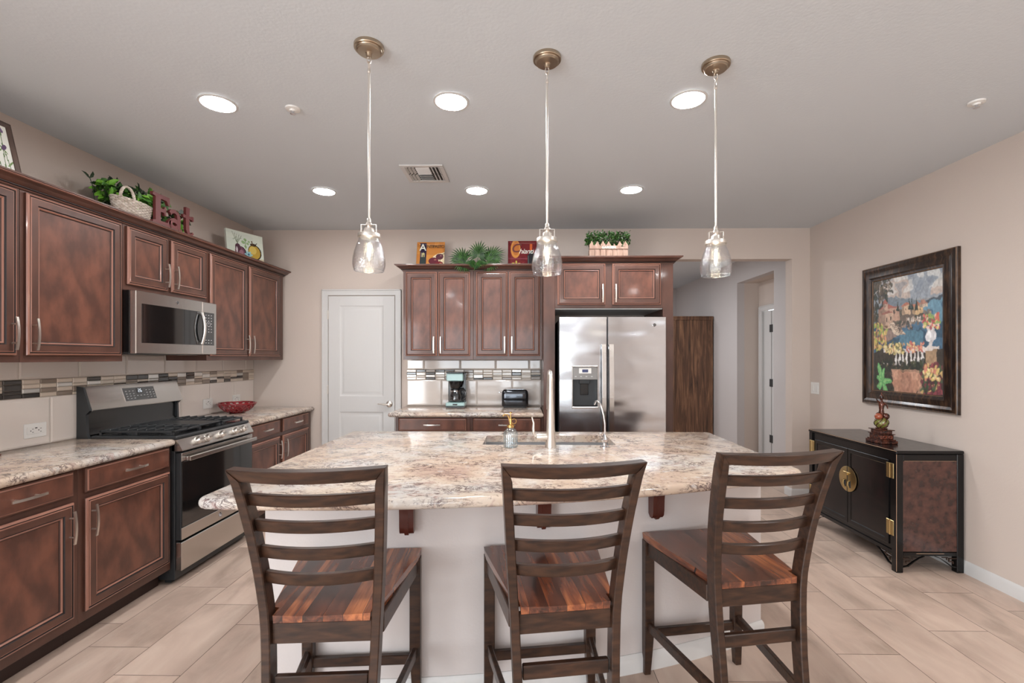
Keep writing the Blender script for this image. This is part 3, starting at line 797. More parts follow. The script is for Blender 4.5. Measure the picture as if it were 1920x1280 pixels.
# ---------------------------------------------------------------- backsplashes
def backsplash(fr, u0, u1, zc, z1, label, ju, jl, mu):
    t = thing('backsplash', label, 'backsplash', fr.p((u0 + u1) / 2, 0, zc), 'tiled backsplashes')
    zb0, zb1 = 1.189, 1.297
    mb = MB(); mb.box(u0, u1, 0.0003, 0.004, zc, z1, 'grout', 0, fr)
    def row(joints, za, zb):
        js = [u0] + [j for j in joints if u0 + 0.01 < j < u1 - 0.01] + [u1]
        for a, b in zip(js[:-1], js[1:]):
            mb.panel(fr, a + 0.001, b - 0.001, za + 0.001, zb - 0.001, 0.0, [(0, 0.004, 'cream'), (0.0005, 0.007, 'cream'), (0.011, 0.0105, 'cream')], 'cream')
    row(ju, zb1, z1); row(jl, zc, zb0)
    build('tile_field', mb, t, smooth=False)
    mb = MB(); rnd = random.Random(int(abs(u0) * 100)); u = mu
    while u > u0: u -= 0.0985
    while u < u1:
        a, b = max(u, u0) + 0.001, min(u + 0.0985, u1) - 0.001
        if b - a > 0.01:
            z = zb0 + 0.002
            hs = rnd.choice(([0.026] * 4, [0.026] * 4, [0.017, 0.035, 0.017, 0.035], [0.035, 0.017, 0.035, 0.017], [0.026, 0.017, 0.035, 0.026], [0.035, 0.017, 0.017, 0.035]))
            for h in hs:
                mm = rnd.choices(('mos0', 'mos1', 'mos2', 'mos3'), (5, 2.0, 2.6, 1.6))[0]
                mb.panel(fr, a, b, z + 0.0007, z + h - 0.0007, 0.0, [(0, 0.004, mm), (0.0003, 0.0075, mm), (0.0045, 0.0105, mm)], mm)
                z += h
        u += 0.0985
    build('mosaic_band', mb, t, smooth=False)
    return t


Ys = [2.578 - 0.3545 * k for k in range(4, 0, -1)] + [2.578 + 0.3545 * k for k in range(7)]
Yl = [2.754 - 0.3545 * k for k in range(4, 0, -1)] + [2.754 + 0.3545 * k for k in range(6)]
backsplash(WL, 1.30, D - 0.001, 0.9145, 1.44, 'beige glazed tile backsplash with mosaic band on the left wall behind the range', Ys, Yl, 2.498)
backsplash(WB, -1.217, 0.1665, 0.9255, 1.3995, 'beige glazed tile backsplash with mosaic band behind coffee maker and toaster', (-1.04, -0.665, -0.30, 0.045), (-0.858, -0.495, -0.130), -1.217)


def outlet(fr, u0, u1, z0, z1, label, kind='gfci', name='outlet', cat='outlet', n=0.011):
    t = thing(name, label, cat, fr.p((u0 + u1) / 2, n, (z0 + z1) / 2))
    mb = MB(); mb.box(u0, u1, n, n + 0.005, z0, z1, 'plastic', 0.002, fr); build('cover_plate', mb, t)
    mb = MB(); cu, cz = (u0 + u1) / 2, (z0 + z1) / 2
    if kind == 'gfci':
        mb.box(u0 + 0.014, u1 - 0.014, n + 0.005, n + 0.008, z0 + 0.022, z1 - 0.018, 'plastic', 0.001, fr)
        for du in (-0.022, 0.022):
            for dz in (-0.009, 0.009): mb.box(cu + du, cu + du + 0.008, n + 0.008, n + 0.0085, cz + dz - 0.0015, cz + dz + 0.0015, 'slot', 0, fr)
            mb.box(cu + du - 0.010, cu + du - 0.005, n + 0.008, n + 0.0085, cz - 0.003, cz + 0.003, 'slot', 0, fr)
        mb.box(cu - 0.006, cu + 0.006, n + 0.008, n + 0.009, z1 - 0.030, z1 - 0.024, 'slot', 0, fr)
        build('receptacle', mb, t)
    elif kind == 'rocker':
        k = 2
        for i in range(k):
            mb = MB(); c = u0 + (i + 0.5) * (u1 - u0) / k
            mb.box(c - 0.017, c + 0.017, n + 0.005, n + 0.0085, z0 + 0.025, z1 - 0.025, 'plastic', 0.001, fr); build('rocker', mb, t)
    return t


outlet(WL, 2.60, 2.725, 0.962, 1.044, 'white double outlet on tile left of the range')
outlet(WL, 4.075, 4.20, 0.970, 1.055, 'white outlet plate on tile just right of the range')
outlet(WL, 4.49, 4.61, 0.975, 1.058, 'white outlet plate on tile behind the red bowl')
outlet(WR, -4.835, -4.705, 1.055, 1.172, 'white double rocker light switch on right wall near the corner', 'rocker', 'light_switch', 'switch', 0.0)

# ---------------------------------------------------------------- island
def yc(X): return 0.0047545 * X ** 3 + 0.11102058 * X * X + 0.17911894 * X + 1.73112856
def yw(X): return 0.01718118 * X ** 3 + 0.11124426 * X * X + 0.17585383 * X + 2.02592599


def arc(cx, cy, r, a0, a1, n): return [(cx + r * math.cos(math.radians(a0 + (a1 - a0) * i / n)), cy + r * math.sin(math.radians(a0 + (a1 - a0) * i / n))) for i in range(n + 1)]


ax0, ax1, ayb = -1.19, 1.257, 3.240
out = arc(ax0 + 0.05, yc(ax0) + 0.05, 0.05, 180, 262, 6)
out += [(x, yc(x)) for x in [ax0 + 0.12 + (ax1 - ax0 - 0.20) * i / 28 for i in range(29)]]
out += arc(ax1 - 0.05, yc(ax1) + 0.035, 0.05, -55, 0, 5)
out += [(ax1, ayb - 0.02), (ax1 - 0.02, ayb), (ax0 + 0.02, ayb), (ax0, ayb - 0.02)]
hole = [(-0.246, 2.737), (0.528, 2.737), (0.528, 3.055), (-0.246, 3.055)]
tag(slab('island_countertop', out, 0.873, 0.914, 'granite', hole), 'large cream veined granite top of the central island', 'countertop')

wx0, wx1, wyb = -1.078, 1.205, 3.19
isl = thing('kitchen_island', 'pale painted curved island base with white baseboard behind the stools', 'island', (0, 2.6, 0))
mb = MB(); xs = [wx0 + (wx1 - wx0) * i / 30 for i in range(31)]
poly = [(x, yw(x)) for x in xs] + [(x, yw(x) + 0.11) for x in xs[::-1]]
mb.loft([[(x, y, 0) for x, y in poly], [(x, y, 0.8725) for x, y in poly]], 'island', True); build('knee_wall', mb, isl, ang=30)
mb = MB(); mb.box(wx0, wx0 + 0.02, yw(wx0) + 0.112, wyb, 0.0, 0.8725, 'island'); mb.box(wx1 - 0.02, wx1, yw(wx1) + 0.112, wyb, 0.0, 0.8725, 'island'); build('side_panel', mb, isl)
mb = MB(); pr = [(0, 0), (0.014, 0), (0.014, 0.062), (0.010, 0.074), (0.004, 0.083), (0, 0.083)]
path = [(wx0, wyb), (wx0, yw(wx0))] + [(x, yw(x)) for x in xs[1:-1]] + [(wx1, yw(wx1)), (wx1, wyb)]
mb.sweep(path, [(-o, z) for o, z in pr] if False else pr, 'white'); build('baseboard', mb, isl)
mb = MB(); mb.box(wx0 + 0.021, wx1 - 0.021, wyb - 0.02, wyb, 0.10, 0.8725, 'wood')
build('cabinet_front', mb, isl)
FI = Fr((0, wyb, 0), (-1, 0, 0), (0, 1, 0))
for k in range(4):
    a = -wx1 + 0.04 + k * 0.56; cab_door(FI, a, a + 0.53, 0.15, 0.85, 0.001, isl, a + 0.03, 0.72)

cor = None
for i, (x, l) in enumerate(((-0.487, 'reddish brown scroll corbel under island edge, leftmost of three'), (0.076, 'reddish brown scroll corbel seen behind the middle stool'), (0.590, 'reddish brown scroll corbel under island edge beside the right stool'))):
    if cor is None:
        mb = MB(); prof = [(0.0, 0.0), (0.0, -0.165), (-0.012, -0.180), (-0.026, -0.183), (-0.036, -0.172), (-0.040, -0.150), (-0.042, -0.10), (-0.046, -0.065), (-0.056, -0.038), (-0.072, -0.018), (-0.080, -0.001), (-0.080, 0)]
        for a, b, sc_ in ((-0.029, -0.009, 0.96), (-0.009, 0.008, 1.0), (0.008, 0.029, 0.96)):
            A = [(a, y * sc_, z * sc_ if z < -0.001 else 0) for y, z in prof]; B = [(b, y * sc_, z * sc_ if z < -0.001 else 0) for y, z in prof]
            mb.loft([A, B], 'corbel', True)
        cor = build('corbel', mb, ang=50); o = cor
    else:
        o = cor.copy(); C.objects.link(o)
    sl = 0.05156 * x * x + 0.2225 * x + 0.17585
    o.location = (x, yw(x) - 0.006, 0.8725); o.rotation_euler = (0, 0, math.atan(sl)); tag(o, l, 'corbel', 'corbels under the island top')

# sink
sk = thing('sink', 'rectangular undermount stainless sink set in the island', 'sink', (0.14, 2.92, 0.68))
mb = MB(); x0, x1, y0, y1 = -0.258, 0.540, 2.726, 3.066
mb.box(x0, x0 + 0.006, y0, y1, 0.66, 0.8728, 'sinksteel'); mb.box(x1 - 0.006, x1, y0, y1, 0.66, 0.8728, 'sinksteel')
mb.box(x0, x1, y0, y0 + 0.006, 0.66, 0.8728, 'sinksteel'); mb.box(x0, x1, y1 - 0.006, y1, 0.66, 0.8728, 'sinksteel'); mb.box(x0, x1, y0, y1, 0.654, 0.66, 'sinksteel')
build('basin', mb, sk)
mb = MB(); mb.lathe([(0.045, 0.661), (0.045, 0.663), (0.035, 0.664), (0.0, 0.664)], (0.14, 2.92, 0), 'chrome', 20); build('drain', mb, sk)

# faucet
f = thing('faucet', 'tall brushed nickel pull down faucet in front of the sink', 'faucet', (0.146, 2.668, 0.914))
mb = MB(); mb.lathe([(0.0, 0.9145), (0.031, 0.9145), (0.030, 0.93), (0.027, 0.965), (0.024, 1.02), (0.0205, 1.12), (0.017, 1.20), (0.0155, 1.30), (0.0, 1.302)], (0.146, 2.668, 0), 'nickel', 24); build('faucet_body', mb, f)
mb = MB(); mb.tube([(0.146, 2.668, 1.29), (0.146, 2.673, 1.318), (0.146, 2.700, 1.334), (0.146, 2.745, 1.335), (0.146, 2.79, 1.318), (0.146, 2.815, 1.28), (0.146, 2.822, 1.23), (0.146, 2.825, 1.16), (0.146, 2.826, 1.11)], [0.015, 0.0145, 0.014, 0.014, 0.014, 0.014, 0.0155, 0.018, 0.017], 'nickel', 14); build('spout', mb, f)
mb = MB(); Rm = Matrix.Rotation(-PI / 2, 4, 'Y'); mb.lathe([(0.0, 0.0), (0.020, 0.0), (0.022, 0.03), (0.022, 0.045), (0.018, 0.062), (0.008, 0.070), (0.0, 0.071)], (0.130, 2.668, 0.972), 'nickel', 20, Rm)
mb.tube([(0.062, 2.668, 0.970), (0.050, 2.666, 0.99), (0.048, 2.664, 1.02), (0.050, 2.662, 1.05), (0.040, 2.66, 1.085)], [0.007, 0.008, 0.008, 0.006, 0.004], 'nickel', 10); build('faucet_handle', mb, f)

f = thing('filtered_water_faucet', 'slim nickel filtered water tap right of the main faucet', 'faucet', (0.450, 2.673, 0.914))
mb = MB(); mb.lathe([(0.0, 0.9145), (0.026, 0.9145), (0.026, 0.919), (0.010, 0.923), (0.010, 0.938), (0.016, 0.945), (0.020, 0.958), (0.014, 0.972), (0.009, 0.982), (0.006, 0.990), (0.0, 0.991)], (0.450, 2.673, 0), 'chrome', 20); build('faucet_body', mb, f)
mb = MB(); mb.tube([(0.452, 2.673, 0.985), (0.452, 2.673, 1.04), (0.446, 2.675, 1.09), (0.437, 2.678, 1.13), (0.428, 2.682, 1.158), (0.418, 2.70, 1.172), (0.408, 2.72, 1.168), (0.402, 2.735, 1.15)], 0.0055, 'chrome', 10); build('spout', mb, f)
mb = MB(); mb.tube([(0.447, 2.668, 0.962), (0.432, 2.655, 0.975), (0.424, 2.648, 0.992)], [0.007, 0.006, 0.005], 'chrome', 8); mb.lathe([(0.0, -0.008), (0.008, -0.006), (0.010, 0.0), (0.008, 0.006), (0, 0.008)], (0.423, 2.647, 0.995), 'chrome', 10); build('faucet_handle', mb, f)

# soap bottle
f = thing('soap_dispenser', 'ribbed clear glass pump bottle with gold top beside the sink', 'soap dispenser', (-0.080, 2.665, 0.914))
mb = MB(); rings = []
for r, z in ((0.036, 0.915), (0.040, 0.920), (0.040, 0.985), (0.038, 0.998), (0.030, 1.012), (0.018, 1.022), (0.016, 1.030)):
    rings.append([(-0.080 + (r + (0.0012 if j % 2 and 0.918 < z < 1.0 else 0)) * math.cos(2 * PI * j / 56), 2.665 + (r + (0.0012 if j % 2 and 0.918 < z < 1.0 else 0)) * math.sin(2 * PI * j / 56), z) for j in range(56)])
mb.loft(rings, 'ribbed', True); build('bottle', mb, f)
mb = MB(); mb.lathe([(0.0, 0.9165), (0.0345, 0.9165), (0.037, 0.921), (0.037, 0.963), (0.0, 0.963)], (-0.080, 2.665, 0), 'water', 28); build('liquid_soap', mb, f)
mb = MB(); mb.lathe([(0.0, 1.026), (0.021, 1.026), (0.021, 1.040), (0.008, 1.043), (0.007, 1.075), (0.0035, 1.076), (0.003, 1.105), (0.009, 1.107), (0.009, 1.112), (0.0, 1.114)], (-0.080, 2.665, 0), 'gold', 18)
mb.tube([(-0.083, 2.665, 1.045), (-0.090, 2.665, 1.08), (-0.100, 2.665, 1.098), (-0.115, 2.665, 1.098), (-0.124, 2.665, 1.088)], 0.0042, 'gold', 8)
mb.tube([(-0.076 + 0.014 + 0.014 * math.cos(a), 2.665, 1.06 + 0.014 * math.sin(a)) for a in [2 * PI * i / 14 for i in range(15)]], 0.0022, 'gold', 6); build('pump', mb, f)


# ---------------------------------------------------------------- range
def make_range():
    t = thing('gas_range', 'stainless gas range with black grates between the left base cabinets', 'range', (XL + 0.33, 3.30, 0))
    u0, u1 = 2.913, 3.686; nf = 0.635
    mb = MB(); mb.box(u0, u1, 0.012, nf, 0.03, 0.905, 'dsteel', 0.002, WL)
    mb.box(u0 + 0.03, u0 + 0.07, 0.05, 0.09, 0.0, 0.03, 'blackm', 0, WL); mb.box(u1 - 0.07, u1 - 0.03, 0.05, 0.09, 0.0, 0.03, 'blackm', 0, WL)
    mb.box(u0 + 0.03, u0 + 0.07, 0.55, 0.59, 0.0, 0.03, 'blackm', 0, WL); mb.box(u1 - 0.07, u1 - 0.03, 0.55, 0.59, 0.0, 0.03, 'blackm', 0, WL)
    build('range_body', mb, t)
    mb = MB(); mb.box(u0 - 0.001, u1 + 0.001, 0.10, nf + 0.012, 0.906, 0.928, 'blackm', 0.006, WL)
    mb.box(u0 + 0.02, u1 - 0.02, 0.12, nf - 0.01, 0.928, 0.930, 'black', 0, WL); build('cooktop', mb, t)
    # control panel, sloped
    mb = MB(); mb.prism([(nf - 0.02, 0.835), (nf + 0.045, 0.835), (nf + 0.047, 0.842), (nf + 0.012, 0.905), (nf - 0.02, 0.905)], WL, u0, u1, 'steel', True); build('control_panel', mb, t)
    nn = Vector((0.063, 0, 0.035)).normalized(); Rk = nn.to_track_quat('Z', 'Y').to_matrix().to_4x4()
    for y in (3.075, 3.168, 3.315, 3.475, 3.570):
        mb = MB(); c = WL.p(y, nf + 0.030, 0.873)
        mb.lathe([(0.0, -0.004), (0.0265, -0.004), (0.0265, 0.003), (0.022, 0.005), (0.021, 0.028), (0.018, 0.032), (0, 0.032)], c, 'nickel', 24, Rk)
        mb.mbox(Matrix.Translation(c) @ Rk @ Matrix.Translation((0, 0, 0.036)), 0.021, 0.0045, 0.006, 'steel', 0.002); build('knob', mb, t)
    # oven door
    dn = nf + 0.001
    mb = MB(); d0, d1 = u0 + 0.004, u1 - 0.004
    mb.box(d0, d1, dn, dn + 0.035, 0.275, 0.822, 'dsteel', 0.003, WL)
    mb.box(d0 + 0.004, d1 - 0.004, dn + 0.035, dn + 0.040, 0.355, 0.765, 'bglass', 0.002, WL)
    mb.box(d0, d1, dn + 0.035, dn + 0.0405, 0.277, 0.352, 'steel', 0.002, WL); mb.box(d0, d1, dn + 0.035, dn + 0.0405, 0.768, 0.820, 'steel', 0.002, WL)
    for k in range(5): mb.box(d0 + 0.07 + k * 0.13, d0 + 0.16 + k * 0.13, dn + 0.012, dn + 0.026, 0.822, 0.8225, 'black', 0, WL)
    door = build('oven_door', mb, t)
    mb = MB(); mb.box(d0 + 0.012, d1 - 0.012, dn + 0.066, dn + 0.086, 0.772, 0.800, 'steel', 0.004, WL)
    mb.box(d0 + 0.012, d0 + 0.04, dn + 0.040, dn + 0.068, 0.774, 0.798, 'steel', 0.003, WL); mb.box(d1 - 0.04, d1 - 0.012, dn + 0.040, dn + 0.068, 0.774, 0.798, 'steel', 0.003, WL); build('door_handle', mb, door)
    logo(WL, 3.29, dn + 0.0406, 0.315, 0.017, door)
    mb = MB(); mb.box(d0, d1, dn, dn + 0.040, 0.085, 0.262, 'steel', 0.004, WL); build('warming_drawer', mb, t)
    # backguard
    mb = MB(); mb.prism([(0.012, 0.906), (0.09, 0.906), (0.075, 0.935), (0.070, 1.06), (0.095, 1.085), (0.050, 1.232), (0.012, 1.238)], WL, u0, u0 + 0.020, 'dsteel', True)
    mb.prism([(0.012, 0.918), (0.085, 0.918), (0.075, 0.935), (0.070, 1.06), (0.095, 1.085), (0.050, 1.232), (0.012, 1.238)], WL, u1 - 0.0, u1 + 0.020, 'dsteel', True)
    mb.prism([(0.012, 0.906), (0.072, 0.930), (0.055, 0.97), (0.055, 1.075), (0.045, 1.225), (0.012, 1.232)], WL, u0 + 0.020, u1, 'black', True); build('backguard', mb, t)
    mb = MB(); mb.prism([(0.060, 1.088), (0.104, 1.082), (0.106, 1.090), (0.056, 1.236), (0.046, 1.238), (0.044, 1.22)], WL, u0 + 0.010, u1 + 0.016, 'steel', True); build('backguard_panel', mb, t)
    # touch panel and its marks
    a = Vector((0.106, 1.090)); b = Vector((0.056, 1.236)); e = (b - a).normalized()
    def q(u, s, k): p = a + e * s; return WL.p(u, p.x + 0.0015 * k * 1.0, p.y + 0.0005 * k)
    def patch(mb, ua, ub, sa, sb, k0, k1, m): mb.loft([[q(ua, sa, k0), q(ub, sa, k0), q(ub, sb, k0), q(ua, sb, k0)], [q(ua, sa, k1), q(ub, sa, k1), q(ub, sb, k1), q(ua, sb, k1)]], m, True)
    mb = MB(); patch(mb, 3.178, 3.455, 0.028, 0.128, 0, 1.5, 'steel'); patch(mb, 3.182, 3.451, 0.032, 0.124, 1.5, 1.8, 'bglass'); patch(mb, 3.290, 3.345, 0.082, 0.118, 1.8, 2.0, 'black')
    pn = build('touch_display', mb, t)
    mb = MB()
    for r, zz in enumerate((0.045, 0.062, 0.079, 0.098)):
        for c in range(9):
            u = 3.198 + c * 0.029
            if 3.28 < u < 3.35 and zz > 0.07: continue
            if r == 0 and c > 2 and c < 6: continue
            patch(mb, u, u + 0.012, zz, zz + 0.006, 1.8, 2.05, 'mark')
    # glowing digits 26
    def seg(ua, ub, sa, sb): patch(mb, ua, ub, sa, sb, 2.0, 2.25, 'lcdw')
    for ux, segs in ((3.306, 'tmb12'), (3.324, 'tmb34x')):
        W_, Hh = 0.012, 0.022; s0 = 0.089
        seg(ux, ux + W_, s0 + Hh, s0 + Hh + 0.002); seg(ux, ux + W_, s0 + Hh / 2, s0 + Hh / 2 + 0.002); seg(ux, ux + W_, s0, s0 + 0.002)
        if '1' in segs: seg(ux + W_ - 0.002, ux + W_, s0 + Hh / 2, s0 + Hh); seg(ux, ux + 0.002, s0, s0 + Hh / 2)
        else: seg(ux, ux + 0.002, s0, s0 + Hh); seg(ux + W_ - 0.002, ux + W_, s0, s0 + Hh / 2)
    build('display_marks', mb, pn)
    # burners, grates, griddle
    for y in (3.06, 3.54):
        for n in (0.24, 0.49):
            mb = MB(); mb.lathe([(0.0, 0.930), (0.052, 0.930), (0.050, 0.938), (0.040, 0.941), (0.038, 0.947), (0.0, 0.948)], WL.p(y, n, 0), 'blackm', 20); build('burner', mb, t)
    mb = MB(); mb.lathe([(0.0, 0.930), (0.062, 0.930), (0.058, 0.938), (0.050, 0.947), (0.0, 0.948)], WL.p(3.30, 0.36, 0), 'nickel', 20); build('burner', mb, t)
    for a, b in ((2.935, 3.185), (3.415, 3.665)):
        mb = MB(); zt = 0.958
        for n0 in (0.135, 0.595): mb.box(a, b, n0, n0 + 0.014, zt - 0.014, zt, 'blackm', 0.003, WL)
        for uu in (a, b - 0.014): mb.box(uu, uu + 0.014, 0.135, 0.609, zt - 0.014, zt, 'blackm', 0.003, WL)
        mb.box((a + b) / 2 - 0.006, (a + b) / 2 + 0.006, 0.135, 0.609, zt - 0.012, zt + 0.004, 'blackm', 0.003, WL)
        for k in range(7):
            n = 0.19 + k * 0.058
            mb.box(a + 0.008, (a + b) / 2 - 0.035, n, n + 0.010, zt - 0.010, zt + 0.008, 'blackm', 0.003, WL); mb.box((a + b) / 2 + 0.035, b - 0.008, n, n + 0.010, zt - 0.010, zt + 0.008, 'blackm', 0.003, WL)
        for uu in (a, b - 0.014):
            for n in (0.135, 0.365, 0.595): mb.box(uu, uu + 0.014, n, n + 0.014, 0.930, zt - 0.01, 'blackm', 0.002, WL)
        build('grate', mb, t)
    mb = MB(); mb.box(3.192, 3.408, 0.14, 0.60, 0.948, 0.962, 'blackm', 0.005, WL); mb.box(3.205, 3.395, 0.155, 0.585, 0.962, 0.9625, 'dsteel', 0, WL)
    for n in (0.16, 0.57): mb.box(3.20, 3.22, n, n + 0.02, 0.930, 0.950, 'blackm', 0, WL); mb.box(3.38, 3.40, n, n + 0.02, 0.930, 0.950, 'blackm', 0, WL)
    build('griddle', mb, t)


def logo(fr, u, n, z, r, parent):
    """round monogram badge"""
    mb = MB()
    def P(a, rr, k): return fr.p(u + rr * math.cos(a), n + k, z + rr * math.sin(a))
    k = 24
    mb.loft([[P(2 * PI * i / k, r, 0) for i in range(k)], [P(2 * PI * i / k, r, 0.0012) for i in range(k)], [P(2 * PI * i / k, r * 0.86, 0.0016) for i in range(k)]], 'chrome', False)
    mb.loft([[P(2 * PI * i / k, r * 0.86, 0.0016) for i in range(k)], [P(2 * PI * i / k, r * 0.84, 0.0008) for i in range(k)]], 'dsteel', False)
    mb.add([P(2 * PI * i / k, r * 0.84, 0.0008) for i in range(k)], [tuple(range(k))], 'dsteel')
    def curl(cx, cz, rr, a0, a1, m='chrome'):
        mb.tube([fr.p(u + cx + rr * math.cos(a0 + (a1 - a0) * i / 12), n + 0.0015, z + cz + rr * math.sin(a0 + (a1 - a0) * i / 12)) for i in range(13)], r * 0.07, m, 5)
    curl(-r * 0.22, 0, r * 0.38, 0.9, 5.9); curl(r * 0.30, r * 0.17, r * 0.20, 0.3, 4.6); curl(r * 0.30, -r * 0.22, r * 0.22, 1.6, 6.2)
    for i in range(4): curl(r * 0.62 * math.cos(i * PI / 2 + 0.78), r * 0.62 * math.sin(i * PI / 2 + 0.78), r * 0.12, 0, 4.5)
    return build('badge', mb, parent)


make_range()


# ---------------------------------------------------------------- microwave
def microwave():
    u0, u1 = 2.885, 3.650; z0, z1 = 1.440, 1.840; nf = 0.372
    t = thing('microwave', 'stainless over the range microwave with black window', 'microwave', WL.p(3.27, 0.2, z0))
    mb = MB(); mb.box(u0, u1, 0.011, nf, z0 + 0.012, z1, 'black', 0.002, WL)
    mb.box(u0 + 0.002, u1 - 0.002, 0.02, nf - 0.005, z0, z0 + 0.012, 'dsteel', 0.002, WL)
    mb.box(u0 + 0.10, u0 + 0.20, 0.10, 0.16, z0 - 0.003, z0, 'blackm', 0.001, WL); mb.box(u1 - 0.26, u1 - 0.06, 0.06, 0.30, z0 - 0.003, z0, 'steel', 0.001, WL)
    build('microwave_body', mb, t)
    ds = 3.490
    mb = MB(); mb.box(u0, ds - 0.001, nf + 0.001, nf + 0.040, z0 + 0.004, z1 - 0.002, 'steel', 0.004, WL)
    mb.box(u0 + 0.045, ds - 0.001, nf + 0.040, nf + 0.0415, z0 + 0.072, z1 - 0.080, 'bglass', 0.0005, WL)
    mb.box(3.300, 3.303, nf + 0.0415, nf + 0.0418, z0 + 0.072, z1 - 0.080, 'black', 0, WL)
    d = build('door', mb, t)
    mb = MB(); hn = nf + 0.042
    pts = [WL.p(3.462, hn + 0.012 + 0.022 * math.sin(PI * i / 10), z0 + 0.080 + 0.232 * i / 10) for i in range(11)]
    mb.tube(pts, 0.010, 'steel', 10, True, 1.3)
    mb.box(3.452, 3.472, hn - 0.001, hn + 0.016, z0 + 0.078, z0 + 0.095, 'steel', 0.002, WL); mb.box(3.452, 3.472, hn - 0.001, hn + 0.016, z0 + 0.298, z0 + 0.315, 'steel', 0.002, WL); build('door_handle', mb, d)
    logo(WL, 3.235, nf + 0.0402, 1.800, 0.013, d)
    mb = MB(); mb.box(ds + 0.001, u1, nf + 0.001, nf + 0.040, z0 + 0.004, z1 - 0.002, 'steel', 0.004, WL)
    mb.box(ds + 0.001, u1 - 0.030, nf + 0.040, nf + 0.0415, z0 + 0.072, z1 - 0.080, 'bglass', 0.0005, WL); cp = build('control_panel', mb, t)
    mb = MB(); n = nf + 0.0416
    for r in range(11):
        for c in range(3):
            if r in (2, 3): continue
            mb.box(ds + 0.030 + c * 0.030, ds + 0.042 + c * 0.030, n, n + 0.0005, z0 + 0.088 + r * 0.021, z0 + 0.092 + r * 0.021, 'mark', 0, WL)
    mb.tube([WL.p(ds + 0.066 + 0.020 * math.cos(a), n, z0 + 0.232 + 0.018 * math.sin(a)) for a in [2 * PI * i / 16 for i in range(17)]], 0.001, 'mark', 4); build('keypad_marks', mb, cp)


microwave()


